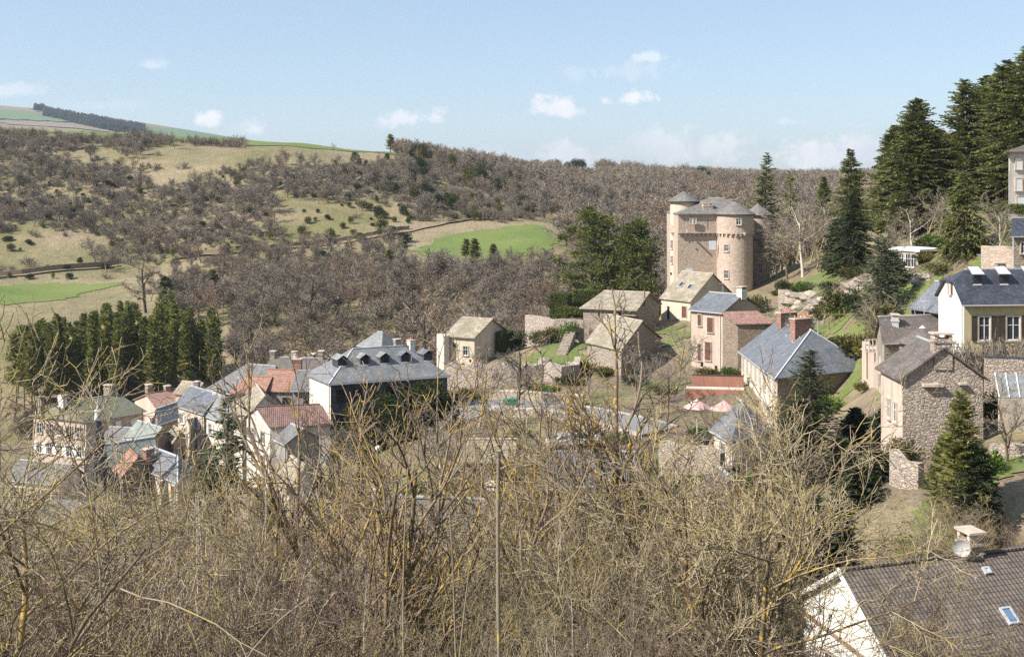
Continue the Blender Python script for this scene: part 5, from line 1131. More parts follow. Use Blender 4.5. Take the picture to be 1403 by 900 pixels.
def joinm(name, pair, mats):
    """one mesh of trunk + crown for copies too small to show parts"""
    Vs, Qs, mi = [], [], []; n = 0
    for k, b in enumerate(pair):
        for V in b.V: Vs.append(V)
        for q in b.Q: Qs.append(q + n); mi += [k] * len(q)
        n += b.n
    return mesh_np(name, np.concatenate(Vs), [np.concatenate(Qs)], mats, midx=mi)
LVX = ((9, .2, 45, .62, .35, .6), (7, .15, 42, .58, .3, .6), (7, .1, 42, .6, .2, .7))
TINYB = [joinm('bare_tree', bare(200 + s, 10, 2, .2, .16, .4, LVX, .05, sides=(3, 2, 2, 2), segs=(4, 3, 2, 2), trop=(.02, .08, .06, .04)), [M['bark_brown'], M[('twig_wood', 'twig_purple', 'twig_rust', 'twig_purple', 'twig_wood')[s]]]) for s in range(5)]
SHR = [joinm('bare_shrub', bare(230 + s, 3.0, 7, .75, .035, .5, ((7, .15, 40, .55, .3, .7), (6, .1, 42, .6, .2, .8), (4, .1, 40, .6, .2, .8)), .016, sides=(3, 2, 2, 2), segs=(3, 3, 2, 1), spread=.6), [M['twig_dark'], M[('twig_dark', 'twig_wood', 'twig_purple')[s]]]) for s in range(3)]
JUN = [bush(250 + s, 1.1, 1.7 + .5 * s, 1100, .26).mesh('juniper_bush', M['boxwood' if s < 2 else 'olive']) for s in range(4)]
BUS = [bush(270 + s, 1.4, 1.4, 1500, .2).mesh('green_bush', M[('olive', 'ivy', 'boxwood')[s]]) for s in range(3)]
PINES = [two(conifer(300 + s, 18, 2.3, 34, 6, 9, .95, -.1, .30, .5, .2, .5, .4, .25), 'pine_tree', 'bark_brown', 'pine') for s in range(4)]

# ---------------------------------------------------------------- where the woods stand
def uv_of(x, y): z = H(x, y); return CX + F * x / y, HV - F * z / y
OPEN = [(480, 312, 95, 32), (60, 345, 90, 30), (470, 215, 110, 14), (330, 208, 130, 12), (270, 225, 70, 14), (85, 395, 110, 16), (660, 335, 118, 30), (210, 380, 60, 16), (790, 235, 22, 10), (300, 345, 40, 12), (230, 245, 60, 12)]
DENSE = [(70, 290, 110, 38), (190, 295, 100, 40), (290, 300, 70, 40), (30, 200, 70, 14), (170, 190, 65, 13), (330, 245, 90, 18), (490, 252, 110, 20), (620, 240, 100, 30), (640, 285, 100, 26), (120, 250, 90, 22), (560, 300, 60, 14), (240, 330, 90, 25), (40, 230, 60, 20)]
def ell(L, u, v): return min((((u - a) / c) ** 2 + ((v - b) / d) ** 2) for a, b, c, d in L)
FLD = [((565, 770), (305, 358)), ((-60, 168), (385, 420))]
def infield(u, v): return any(a[0] - 3 < u < a[1] + 3 and b[0] - 1 < v < b[1] + 2 for a, b in FLD)
rw = random.Random(77)
wood_pts, hill_trees, shrubs, junipers = [], [], [], []
grid = {}
def free(x, y, d):
    k = (int(x // 6), int(y // 6))
    for i in (-1, 0, 1):
        for j in (-1, 0, 1):
            for (a, b) in grid.get((k[0] + i, k[1] + j), ()):
                if (a - x) ** 2 + (b - y) ** 2 < d * d: return False
    grid.setdefault(k, []).append((x, y)); return True
# valley wood behind the village
for _ in range(9000):
    Y = rw.uniform(222, 345); u = rw.uniform(235, 905); x = xu(u, Y); uu, v = uv_of(x, Y)
    if infield(u, v - 8) or infield(u, v): continue
    if u < 320 and Y < 262: continue
    if u > 790 and Y < 245: continue
    if Y > 300 and u < 330 and rw.random() > .25: continue
    if Y > 318 and u < 520 and rw.random() > .15: continue
    if 540 < u < 790 and v < 372: continue
    if free(x, Y, 3.9): wood_pts.append((x, Y, rw.uniform(7.5, 12.5) * (.75 if Y > 300 else 1)))
# hillside
for _ in range(34000):
    Y = rw.uniform(282, 492); u = rw.uniform(-35, 735); x = xu(u, Y); uu, v = uv_of(x, Y)
    if v > 418 or v < 176 or infield(u, v) or infield(u, v - 6): continue
    de, op = ell(DENSE, u, v), ell(OPEN, u, v); cl = .5 + .5 * math.sin(x * .09 + 2 * math.sin(Y * .043)) * math.sin(Y * .11 + 1.7 * math.sin(x * .06)); p = (1.0 if de < 1 else .34 if de < 1.8 else .10) * (1 if op > 1 else .04) * (.38 + .62 * (cl > .5))
    rr = rw.random()
    if rr < p * .33 and free(x, Y, 4.2): hill_trees.append((x, Y, rw.uniform(5.5, 10.5), v))
    elif rr < p * .54 and free(x, Y, 2.3): shrubs.append((x, Y, rw.uniform(1.4, 3.6)))
    elif rr < p * .54 + (.012 if u < 470 else .03) and free(x, Y, 2.2): junipers.append((x, Y, rw.uniform(.7, 2.0) * (1.5 if u > 520 and rw.random() < .4 else 1)))
# wooded hill behind the castle
far_pts = []
for _ in range(420):
    u = rw.uniform(-30, 330); x = xu(u, 1); Y = rw.uniform(494, 512); x = xu(u, Y)
    if rw.random() > (.15 if 225 < u < 320 else .5): continue
    if free(x, Y, 2.6): shrubs.append((x, Y, rw.uniform(2.2, 4.8)))
for _ in range(30000):
    Y = rw.uniform(345, 780); u = rw.uniform(640, 1240); x = xu(u, Y); uu, v = uv_of(x, Y)
    if infield(u, v - 6) or infield(u, v): continue
    if u < 735 and v > 262 + (u - 640) * .2: continue
    if abs(u - 793) < 27 and 640 < Y < 800: continue
    if u < 742 and Y < 420 : continue
    if free(x, Y, 4.8): far_pts.append((x, Y, rw.uniform(7.5, 12)))
for _ in range(9000):
    u = rw.uniform(545, 790); v = rw.uniform(205, 262); Y = rw.uniform(430, 640); x = xu(u, Y); uu, v = uv_of(x, Y)
    if v < 204 or v > 262 + max(0, u - 640) * .25 or infield(u, v - 6) or infield(u, v): continue
    if u < 600 and v > 235 and rw.random() > .3: continue
    if u < 580 and rw.random() > .35: continue
    if free(x, Y, 4.3): far_pts.append((x, Y, rw.uniform(6.0, 10.0)))
for _ in range(3500):
    Y = rw.uniform(780, 1500); u = rw.uniform(900, 1330); x = xu(u, Y)
    if free(x, Y, 7.5): far_pts.append((x, Y, rw.uniform(10, 14)))
for _ in range(2600):   # near bank right of the castle, hidden ground between conifers
    Y = rw.uniform(240, 400); u = rw.uniform(905, 1330); x = xu(u, Y)
    if u > 1215 and Y < 260: continue
    if free(x, Y, 5.0): far_pts.append((x, Y, rw.uniform(7, 11)))

# ---------------------------------------------------------------- masses nobody could count: one object each, instanced on points
def scatter(name, label, meshes, pts, h0, rots=None):
    """pts (x,y,h[,z]); one object whose geometry nodes put a copy of one of the meshes on each point"""
    coll = bpy.data.collections.new(name + '_source')
    for m in meshes: coll.objects.link(bpy.data.objects.new(m.name + '_source', m))
    V = np.array([(p[0], p[1], p[3] if len(p) > 3 else H(p[0], p[1])) for p in pts]); me = bpy.data.meshes.new(name); me.vertices.add(len(V)); me.vertices.foreach_set('co', V.astype(np.float32).ravel())
    r = np.random.default_rng(len(pts)); sc = np.array([p[2] / h0 for p in pts]); at_ = me.attributes.new('scl', 'FLOAT', 'POINT'); at_.data.foreach_set('value', sc.astype(np.float32))
    at_ = me.attributes.new('rot', 'FLOAT', 'POINT'); at_.data.foreach_set('value', (r.random(len(pts)) * 6.28).astype(np.float32)); at_ = me.attributes.new('pick', 'INT', 'POINT'); at_.data.foreach_set('value', r.integers(0, len(meshes), len(pts)).astype(np.int32))
    o = link_obj(name, me); ng = bpy.data.node_groups.new(name, 'GeometryNodeTree'); ng.interface.new_socket('Geometry', in_out='INPUT', socket_type='NodeSocketGeometry'); ng.interface.new_socket('Geometry', in_out='OUTPUT', socket_type='NodeSocketGeometry')
    N = ng.nodes; Lk = ng.links; gi, go = N.new('NodeGroupInput'), N.new('NodeGroupOutput'); ci = N.new('GeometryNodeCollectionInfo'); ci.inputs['Collection'].default_value = coll; ci.inputs['Separate Children'].default_value = True; ci.inputs['Reset Children'].default_value = True
    ip = N.new('GeometryNodeInstanceOnPoints'); ip.inputs['Pick Instance'].default_value = True
    def attr(nm, t): a = N.new('GeometryNodeInputNamedAttribute'); a.data_type = t; a.inputs['Name'].default_value = nm; return a.outputs['Attribute']
    cx1 = N.new('ShaderNodeCombineXYZ'); Lk.new(attr('rot', 'FLOAT'), cx1.inputs[2]); Lk.new(gi.outputs[0], ip.inputs['Points']); Lk.new(ci.outputs[0], ip.inputs['Instance']); Lk.new(attr('pick', 'INT'), ip.inputs['Instance Index'])
    Lk.new(cx1.outputs[0], ip.inputs['Rotation']); Lk.new(attr('scl', 'FLOAT'), ip.inputs['Scale']); Lk.new(ip.outputs[0], go.inputs[0]); md = o.modifiers.new('scatter', 'NODES'); md.node_group = ng
    return tag(o, label, None, None, 'stuff')
wood_pts.sort(key=lambda p: p[1]); n_ind = 72
for k, (x, y, h) in enumerate(wood_pts[:n_ind]):
    pass
FARJ = [joinm('bare_tree', bare(150 + s, 10, 1 + s % 3, .2, .19, .40, LVF, .027, sides=(4, 3, 2, 2, 2), segs=(5, 4, 3, 2, 1)), [M['bark_brown'], M[('twig_wood', 'twig_purple', 'twig_wood', 'twig_rust', 'twig_dark')[s]]]) for s in range(5)]
UC = lambda x, y: CX + F * x / y
def side_word(u): return 'far left' if u < 380 else 'left of the hotel' if u < 470 else 'above the hotel roof' if u < 620 else 'behind the stone hut' if u < 720 else 'behind the hedge and the cedars'
for k, (x, y, h) in enumerate(wood_pts[:n_ind]):
    u = UC(x, y)
    if u < 360: lb, g = 'bare brown tree at the front of the valley wood beside the pine forest', 'bare trees beside the pine forest'
    elif u < 500: lb, g = 'bare brown tree at the front of the valley wood left of the hotel', 'bare trees above the village roofs'
    elif u < 620: lb, g = 'bare brown tree at the front of the valley wood above the hotel roof', 'bare trees above the hotel roof'
    elif u < 760: lb, g = 'bare brown tree at the front of the valley wood behind the stone hut', 'bare trees behind the stone hut'
    else: lb, g = 'bare brown tree on the slope behind the clipped hedge and tall evergreens', 'bare trees behind the hedge'
    place(FARB[k % 7], 'bare_tree', lb, 'tree', x, y, h, 10, g)
scatter('woodland', 'brown leafless wood filling the valley behind the village', FARJ, wood_pts[n_ind:], 10)
scatter('distant_woodland', 'grey brown leafless wood covering the hills behind the castle', TINYB, far_pts, 10)
hill_trees.sort(key=lambda t: t[1])
for k, (x, y, h, v) in enumerate(hill_trees[:75]):
    u = UC(x, y)
    if u < 200: lb, g = 'bare grey tree on the left of the hillside', 'bare trees on the left part of the hillside'
    elif u < 400: lb, g = 'bare grey tree on the middle of the hillside', 'bare trees on the middle part of the hillside'
    else: lb, g = 'bare grey tree on the right of the hillside', 'bare trees on the right part of the hillside'
    lb = lb.replace('bare grey tree', ('tall ' if h > 8.5 else 'small ' if h < 6.5 else '') + 'bare grey tree') + (', low on the slope' if k < 38 else '')
    o = link_obj('bare_tree', FARJ[k % 5] if k % 4 else FARJ[(k // 4) % 3]); o.location = (x, y, H(x, y)); s = h / 10; o.scale = (s * 1.15, s * 1.15, s); o.rotation_euler[2] = rng_p.random() * 6; tag(o, lb, 'tree', g)
if hill_trees[75:]: scatter('hill_woodland', 'leafless trees too many to tell apart on the upper hillside', FARJ, [(x, y, h) for x, y, h, v in hill_trees[75:]], 10)
for k, (x, y, h) in enumerate(sorted(shrubs, key=lambda t: t[1])[:150]):
    u = UC(x, y); lb, g = 'dark leafless hillside shrub ' + ('at the left edge' if u < 50 else 'above the left green field' if u < 170 else 'left of the middle' if u < 290 else 'above the valley wood' if u < 400 else 'on the middle pasture' if u < 500 else 'left of the bright field' if u < 580 else 'above the bright field') + (', low on the slope' if k < 75 else ', higher up'), 'leafless shrubs of the hillside'
    o = link_obj('bare_shrub', SHR[k % 3]); o.location = (x, y, H(x, y)); s = h / 2.6; o.scale = (s * 1.25, s * 1.25, s); o.rotation_euler[2] = rng_p.random() * 6; tag(o, lb, 'shrub', g)
if len(shrubs) > 150: scatter('scrub', 'low leafless scrub on the upper hillside', SHR, [(x, y, h * 1.2) for x, y, h in sorted(shrubs, key=lambda t: t[1])[150:]], 2.6)
junipers.sort(key=lambda t: t[1])
for k, (x, y, h) in enumerate(junipers[:260]):
    u, v = uv_of(x, y)
    if v >= 240:
        pl = ('at the left edge' if u < 60 else 'above the left green field' if u < 170 else 'beside the track left of the middle' if u < 290 else 'above the valley wood' if u < 390 else 'on the middle pasture' if u < 480 else 'left of the bright field' if u < 570 else 'above the bright field') + (' on the upper slope' if v < 290 else ' on the lower slope')
        lb, g = 'dark green hillside bush ' + pl, 'evergreen bushes of the hillside'
    elif v < 240: lb, g = 'dark green bush dotted on the upper pasture of the hillside', 'evergreen bushes on the upper pasture'
    o = link_obj('evergreen_bush', JUN[k % 4]); o.location = (x, y, H(x, y)); s = h / 1.9; o.scale = (s * (1.0 + .9 * rng_p.random()), s * (1 + .9 * rng_p.random()), s); o.rotation_euler[2] = rng_p.random() * 6; tag(o, lb, 'bush', g)

# ---------------------------------------------------------------- pine forest
re_ = random.Random(4); scatter('forest_edge_scrub', 'leafless brush along the lower edge of the pine forest and valley wood', [FARJ[0], FARJ[2], FARJ[4]], [(xu(u_, y_), y_, re_.uniform(2.6, 5.2)) for u_, y_ in [(re_.uniform(15, 500), re_.uniform(207, 223)) for _ in range(170)]], 10)
rp = random.Random(9); pn = []
for _ in range(900):
    Y = rp.uniform(221, 250); u = rp.uniform(20, 298); x = xu(u, Y)
    if u > 232 and Y > 240: continue
    if all((x - a) ** 2 + (Y - b) ** 2 > 8 for a, b in pn): pn.append((x, Y))
for k, (x, y) in enumerate(sorted(pn, key=lambda t: t[1])[:120]):
    u = UC(x, y); lb = 'slender dark green pine standing in the pine forest behind the village'
    ux = 'at the left end' if u < 95 else 'left of the middle' if u < 160 else 'right of the middle' if u < 225 else 'at the right end'; row_ = 'front row' if k < 30 else 'back row' if k > 60 else 'middle row'
    place(PINES[k % 4], 'pine_tree', 'slender green pine of the pine forest, ' + row_ + ', ' + ux, 'pine tree', x, y, max(8, zv(float(np.interp(u, [20, 60, 130, 165, 200, 235, 300], [455, 438, 424, 414, 424, 404, 430])) + rp.uniform(-6, 28), y) - H(x, y)), 18, 'pines of the forest behind the village', sxy=rp.uniform(.55, .85))
for x, y, h, lb in ((xu(228, 282), 282, 9, 'lone dark pine standing above the right end of the pine forest'), (xu(290, 296), 296, 8, 'pale pine above the valley wood'), (xu(535, 505), 505, 9.5, 'lone pine on the skyline of the hillside'),
                    (xu(587, 530), 530, 6, 'small dark conifer on the skyline right of the lone pine'), (xu(638, 322), 322, 7, 'pine at the lower edge of the bright green field'), (xu(650, 318), 318, 8, 'taller pine at the lower edge of the bright green field'), (xu(676, 316), 316, 6.5, 'dark round pine at the right of the field edge'),
                    (xu(533, 318), 318, 6.5, 'small pine left of the bright green field'), (xu(550, 321), 321, 6, 'dark small pine at the left tip of the bright field')):
    place(PINES[hash(lb) % 4 if False else len(lb) % 4], 'pine_tree', lb, 'pine tree', x, y, h, 18, sxy=h / 18 * 2.0)
OLV = bush(290, 3.2, 6, 3000, .45).mesh('evergreen', M['spruce_dark'])
for u, Y, s, lb in ((658, 535, 1.0, 'dark conifer clump on the skyline left of the woods'), (672, 540, .9, 'smaller dark conifer beside the skyline clump'), (735, 560, .8, 'dark small tree on the skyline above the wood'), (779, 803, 1.2, 'left half of the dark copse beside the far green field'), (789, 806, 1.4, 'middle of the dark copse beside the far green field'), (797, 804, 1.2, 'right of the dark copse beside the far green field'),
                    (962, 600, 1.1, 'dark evergreen alone on the skyline above the castle'), (970, 602, .8, 'low dark evergreen next to the lone one on the skyline'), (862, 660, .6, 'tiny dark evergreen on the wooded skyline'), (650, 500, 1.0, 'dark evergreen bush just under the skyline')):
    o = link_obj('evergreen_tree', OLV); x, y = U(u, Y); o.location = (x, y, H(x, y) + (5 if Y > 590 and u > 810 else 0)); o.scale = (s * 1.1, s * 1.1, s); tag(o, lb, 'evergreen tree')
fw = [(xu(rw.uniform(30, 198), 1), 1) for _ in range(0)]
tin = joinm('pine_tree', conifer(399, 16, 4, 8, 5, 4, 3.5, -.1, .05, .6, .3, .6), [M['hazy_pine'], M['hazy_pine']])
fp = []
for _ in range(1500):
    u = rw.uniform(48, 198); t = (u - 48) / 150; v = rw.uniform(150 + t * 27, 158 + t * 33) if u > 60 else rw.uniform(149, 152); p = hit(u, v, 1900)
    if p: fp.append((p.x, p.y, rw.uniform(11, 17)))
if fp: scatter('far_forest', 'dark blue forest on the flank of the far mountain', [tin], fp, 16)

# ---------------------------------------------------------------- tall conifers and evergreens
SPEC = [  # u, Y, top row, radius, kind, label
    (1049, 262, 209, 6.2, 'fir', 'dark fir with pointed crown standing behind the right end of the castle'), (1082, 258, 236, 3.2, 'pine', 'lighter green pine touching the dark fir behind the castle'),
    (1165, 228, 204, 5.2, 'fir', 'tall fir with open pointed top right of the bare trees by the castle'), (1129, 245, 242, 2.6, 'fir', 'narrow dark fir between the bare trees and the tall open fir'),
    (1170, 176, 262, 4.3, 'dark', 'very dark drooping spruce on the bank right of the castle'), (1148, 190, 300, 3.0, 'dark', 'lower dark spruce left of the very dark one'),
    (1256, 196, 136, 7.2, 'big', 'huge dense conifer with pointed top on the right hillside'), (1226, 202, 172, 5.6, 'big', 'left shoulder conifer of the huge dense group'), (1287, 204, 178, 5.4, 'big', 'conifer filling the right side of the huge group'),
    (1324, 192, 110, 6.4, 'big2', 'tall ragged conifer between the two biggest groups'), (1352, 205, 104, 5.0, 'big2', 'thin ragged conifer behind the right edge group'), (1380, 188, 84, 7.0, 'big', 'massive conifer near the upper right corner'), (1412, 184, 62, 8.0, 'big', 'tallest conifer cut by the right edge'), (1366, 196, 128, 5.4, 'big', 'conifer below the upper right group'),
    (1320, 142, 236, 3.9, 'droop', 'spruce with drooping branches in front of the bare trees left of the villa'), (1207, 139, 322, 4.0, 'blue', 'spreading blue green spruce beside the dark slate house'), (1222, 146, 345, 3.0, 'blue', 'small blue green spruce in front of the flat roofed house'),
    (1111, 94, 480, 3.9, 'dark2', 'dark green spruce standing in front of the long slate roofed house'), (1172, 96, 560, 1.7, 'dark2', 'narrow dark spruce at the right corner of the long slate roofed house'), (1192, 98, 585, 1.3, 'dark2', 'smallest dark spruce in the shaded gap'), (1085, 90, 560, 2.0, 'dark2', 'dark spruce left foot of the bigger one'),
    (1317, 71, 538, 1.95, 'yell', 'yellow green spruce in front of the rubble stone gable'), (1298, 74, 600, 1.6, 'yell', 'lower yellow green spruce left of the taller one'), (1340, 70, 610, 1.6, 'dark2', 'dark bushy spruce right of the yellow green one'),
    (312, 62, 546, 2.6, 'blue', 'blue green fir seen behind pale stems at the left'), (282, 60, 620, 1.7, 'blue', 'lower blue green fir left of the taller one'), (458, 78, 608, 1.5, 'yell', 'small yellow green conifer below the hotel'), (437, 80, 640, 1.1, 'dark2', 'small dark conifer left of the yellow green one'),
    (1080, 62, 665, 2.9, 'dark2', 'dark conifer behind the tangle left of the lower right house'), (1122, 64, 680, 2.7, 'dark2', 'second dark conifer behind the tangle by the white gable'), (1048, 60, 735, 1.9, 'dark2', 'third dark conifer low behind the tangle'), (1150, 66, 670, 1.6, 'dark2', 'dark conifer between the gap and the brown roof'),
    (502, 118, 612, 1.0, 'dark2', 'small dark conifer beside the white globe lamp'), (1212, 92, 560, 1.6, 'dark2', 'dark conifer in the gap touching the rubble gable house'), (1150, 88, 600, 1.8, 'dark2', 'bushy dark conifer before the end wall of the long house'), (1205, 84, 620, 1.5, 'dark2', 'low dark conifer at the bottom of the shaded gap'), (1178, 80, 640, 1.7, 'dark2', 'lowest dark conifer before the shaded gap'), (1198, 100, 575, 1.7, 'dark2', 'dark conifer against the wall at the back of the shaded gap'), (1224, 97, 590, 1.5, 'dark2', 'dark conifer by the cream side of the rubble gable house'), (1185, 104, 590, 1.5, 'dark2', 'dark conifer at the far corner of the end wall')]  # later gap conifers are added, their dark standing in for building shade
KW = {'fir': dict(whorls=34, per=9, sprays=24, ssz=.95, droop=-.2, power=.75, jag=.4), 'dark': dict(whorls=34, per=9, sprays=24, ssz=.75, droop=-.45, power=.6, jag=.45), 'big': dict(whorls=60, per=12, sprays=32, ssz=.85, droop=-.25, power=.55, jag=.42, asp=.4), 'big2': dict(whorls=50, per=10, sprays=30, ssz=.8, droop=-.2, power=.5, jag=.5, asp=.4, sparse=.2),
      'droop': dict(whorls=34, per=8, sprays=18, ssz=.8, droop=-.6, power=.7, jag=.35), 'blue': dict(whorls=30, per=8, sprays=18, ssz=.55, droop=-.15, power=.7, jag=.35), 'dark2': dict(whorls=36, per=9, sprays=20, ssz=.42, droop=-.15, power=.7, jag=.35), 'yell': dict(whorls=36, per=9, sprays=22, ssz=.4, droop=-.1, power=.75, jag=.35, upsweep=.3), 'pine': dict(whorls=20, per=7, sprays=12, ssz=1.0, power=.5)}
MC = {'fir': 'spruce', 'dark': 'spruce_dark', 'big': 'spruce', 'big2': 'spruce', 'droop': 'spruce', 'blue': 'fir_blue', 'dark2': 'spruce_dark', 'yell': 'spruce_yellow', 'pine': 'pine'}
for k, (u, Y, tv, rad, kd, lb) in enumerate(SPEC):
    x, y = U(u, Y); z = H(x, y); h = zv(tv, Y) - z; kw = dict(KW[kd]); kw['crown0'] = .06 if h < 16 else .10
    if h > 20: kw['trunk_r'] = .45
    m = two(conifer(500 + k, h, rad, **kw), 'conifer', 'bark_brown', MC[kd]); place(m, 'conifer_tree', lb, 'conifer', x, y, 1, 1, rz=0)
for k, (u, Y, tv, rad, n, fl, lb, mc) in enumerate([(817, 246, 281, 7.2, 230, .35, 'large dark cedar with flat tiers left of the castle', 'cedar'), (866, 239, 299, 5.4, 200, .6, 'rounder bright green evergreen between the dark cedar and the castle', 'cedar'), (840, 243, 340, 4.6, 100, .5, 'low evergreen filling the gap between the two big ones', 'spruce'),
        (585, 140, 525, 3.3, 80, .8, 'dark ivy covered tree against the hotel front', 'boxwood'), (560, 139, 540, 2.2, 50, .8, 'second dark evergreen at the hotel front', 'boxwood'), (604, 142, 545, 1.6, 40, .9, 'dark evergreen at the right corner of the hotel', 'boxwood'), (528, 139, 540, 2.6, 55, .8, 'dark evergreen before the middle of the hotel front', 'boxwood'), (488, 138, 552, 2.2, 45, .8, 'dark evergreen before the left half of the hotel front', 'boxwood')]):
    x, y = U(u, Y); z = H(x, y); h = zv(tv, Y) - z; m = two(broad(600 + k, h, rad, n, 90, 1.5 if rad > 4 else .8, .5 if rad > 4 else .3, fl, .35, .04, .97), 'evergreen', 'bark_dark', mc); place(m, 'evergreen_tree', lb, 'evergreen tree', x, y, 1, 1, rz=0)
for k in range(46):
    u = rw.uniform(470, 735); v = rw.uniform(214, 300); p = hit(u, v, 290)
    if p is None or infield(u, v) or infield(u, v - 5): continue
    h = rw.uniform(2.5, 7) if u > 560 else rw.uniform(2, 4.5); lb = 'dark green evergreen tree mixed in the woods ' + ('just under the skyline' if v < 238 else 'above the bright field' if u > 560 else 'on the middle of the hillside')
    o = link_obj('evergreen_tree', (OLV, JUN[3], JUN[1])[k % 3]); o.location = p; s = h / (6.5 if k % 3 == 0 else 2.5); o.scale = (s * .9, s * .9, s); o.rotation_euler[2] = k; tag(o, lb, 'evergreen tree', 'evergreens mixed in the hillside woods')
# clipped hedges
def hedge(name, lb, pts, w_, z0s, h, m='hedge_green', dens=110, lsz=.22, cat='hedge'):
    rng = np.random.default_rng(len(lb)); b = Buf(); q = []
    for (xa, ya), (xb, yb) in zip(pts[:-1], pts[1:]):
        L = math.hypot(xb - xa, yb - ya); d = np.array([(xb - xa) / L, (yb - ya) / L]); nn = np.array([-d[1], d[0]]); N = int(dens * (L * h * 2 + L * w_)); t = rng.random(N) * L; s = rng.random(N) * (2 * h + w_)
        off = np.where(s < h, -w_ / 2, np.where(s < h + w_, s - h - w_ / 2, w_ / 2)); zz = np.where(s < h, s, np.where(s < h + w_, h, 2 * h + w_ - s)); off = off + rng.normal(0, .06, N); zz = zz + rng.normal(0, .05, N)
        X = xa + d[0] * t + nn[0] * off; Yy = ya + d[1] * t + nn[1] * off; q.append(np.stack([X, Yy, z0s + zz], 1))
    q = np.concatenate(q); base = np.array([pts[0][0], pts[0][1], z0s]); leafquads(b, rng, q - base, lsz)
    V0 = []; core = MB()
    for (xa, ya), (xb, yb) in zip(pts[:-1], pts[1:]): L = math.hypot(xb - xa, yb - ya); d = Vector(((xb - xa) / L, (yb - ya) / L, 0)); core.box(((xa + xb) / 2, (ya + yb) / 2, z0s + h / 2 - .04), d, Vector((-d.y, d.x, 0)), UP, L / 2 - .05, w_ / 2 - .06, h / 2 - .03)
    e = empty(name, tuple(base), lb, cat); e['_b'] = list(base); link_obj('foliage', b.mesh('foliage', M[m]), e); core.build('inner_growth', M['boxwood'], e); return e
hedge('clipped_hedge', 'tall rounded block of clipped hedge left of the cedar', [U(756, 194), U(781, 193)], 3.0, zv(431, 193) - .5, 4.0); hedge('clipped_hedge', 'long clipped hedge running behind the barn roof', [U(786, 197), U(822, 196)], 2.4, zv(430, 197) - .5, 4.6)
hedge('clipped_hedge', 'low clipped hedge strip on top of the upper wall', [U(768, 188.5), U(800, 187.5)], 1.2, zv(430, 188), 1.0)
hedge('garden_hedge', 'green clipped hedge below the villa at the right edge', [U(1345, 146), U(1410, 144)], 1.4, zv(293, 145), 1.1, 'hedge_green')
hedge('ivy_bank', 'green creeping plants on top of the roadside wall', [U(725, 157), U(765, 154)], 1.0, zv(540, 155), 1.0, 'ivy', cat='plants')
hedge('ivy_cover', 'dark ivy covering the shaded side of the stone hut', [(hut['B'].x * .6 + hut['A'].x * .4 + .6, hut['B'].y * .6 + hut['A'].y * .4 - .6), (hut['B'].x + .8, hut['B'].y - .6)], 1.0, hut['ze'] - 5, 5.2, 'boxwood', cat='ivy')
# individual bushes in the village
for k, (u, Y, r, h, mi, lb) in enumerate([(738, 181, 2.4, 2.6, 0, 'olive bush under the upper retaining wall'), (757, 182, 2.2, 2.8, 0, 'second olive bush under the upper retaining wall'), (780, 179, 1.6, 3.4, 1, 'bright ivy bush climbing the end of the steps'), (705, 184, 2.2, 3.0, 2, 'dark bush between the hut and the upper wall'), (800, 164, 1.6, 1.6, 0, 'green bush at the corner of the green terrace'),
        (970, 159, 2.0, 1.6, 0, 'bush at the foot of the tall house, the left one'), (1000, 157, 1.6, 1.3, 1, 'small bush at the foot of the lean to house'), (1095, 166, 2.6, 2.0, 2, 'dark bush behind the long slate roof'), (1195, 132, 2.6, 3.2, 0, 'olive bush left of the dark slate house'), (1212, 136, 2.4, 2.8, 2, 'dark bush behind the short zinc chimney'), (1165, 136, 2.8, 2.8, 0, 'broad bush behind the white flashing of the long roof'),
        (1180, 145, 2.5, 3.4, 2, 'tall dark bush below the blue green spruce'), (1105, 190, 2.4, 1.7, 1, 'bright green bush on the bank right of the castle'), (1075, 196, 1.8, 2.2, 2, 'dark bush at the foot of the castle rise'), (1036, 190, 2.4, 3.2, 0, 'yellowish bush in front of the round castle tower'), (1345, 77, 1.8, 1.7, 1, 'bright green bush beside the yellow green spruce'), (1297, 118, 1.2, 1.6, 0, 'round bush under the porch'), (1015, 118, 1.3, 3.4, 1, 'climbing yellow green bush at the corner of the long house'),
        (1380, 142, 1.7, 2.6, 1, 'yellow green bush left of the villa'), (660, 178, 2.0, 1.2, 0, 'low bush beside the flat boulder'), (640, 160, 2.4, 2.0, 0, 'olive bush on the slope under the hut'), (625, 155, 2.6, 2.4, 2, 'dark bush between the hotel and the slope'), (1235, 86, 1.6, 2.2, 0, 'bush at the foot of the broken wall'), (1370, 90, 2.0, 2.2, 2, 'dark bush beside the glass cold frame'), (1255, 70, 1.5, 1.6, 1, 'bright bush on the grass bank')]):
    o = link_obj('green_bush', BUS[mi]); x, y = U(u, Y); o.location = (x, y, H(x, y) - .1); o.scale = (r / 1.4, r / 1.4, h / 1.4); o.rotation_euler[2] = k; tag(o, lb, 'bush')
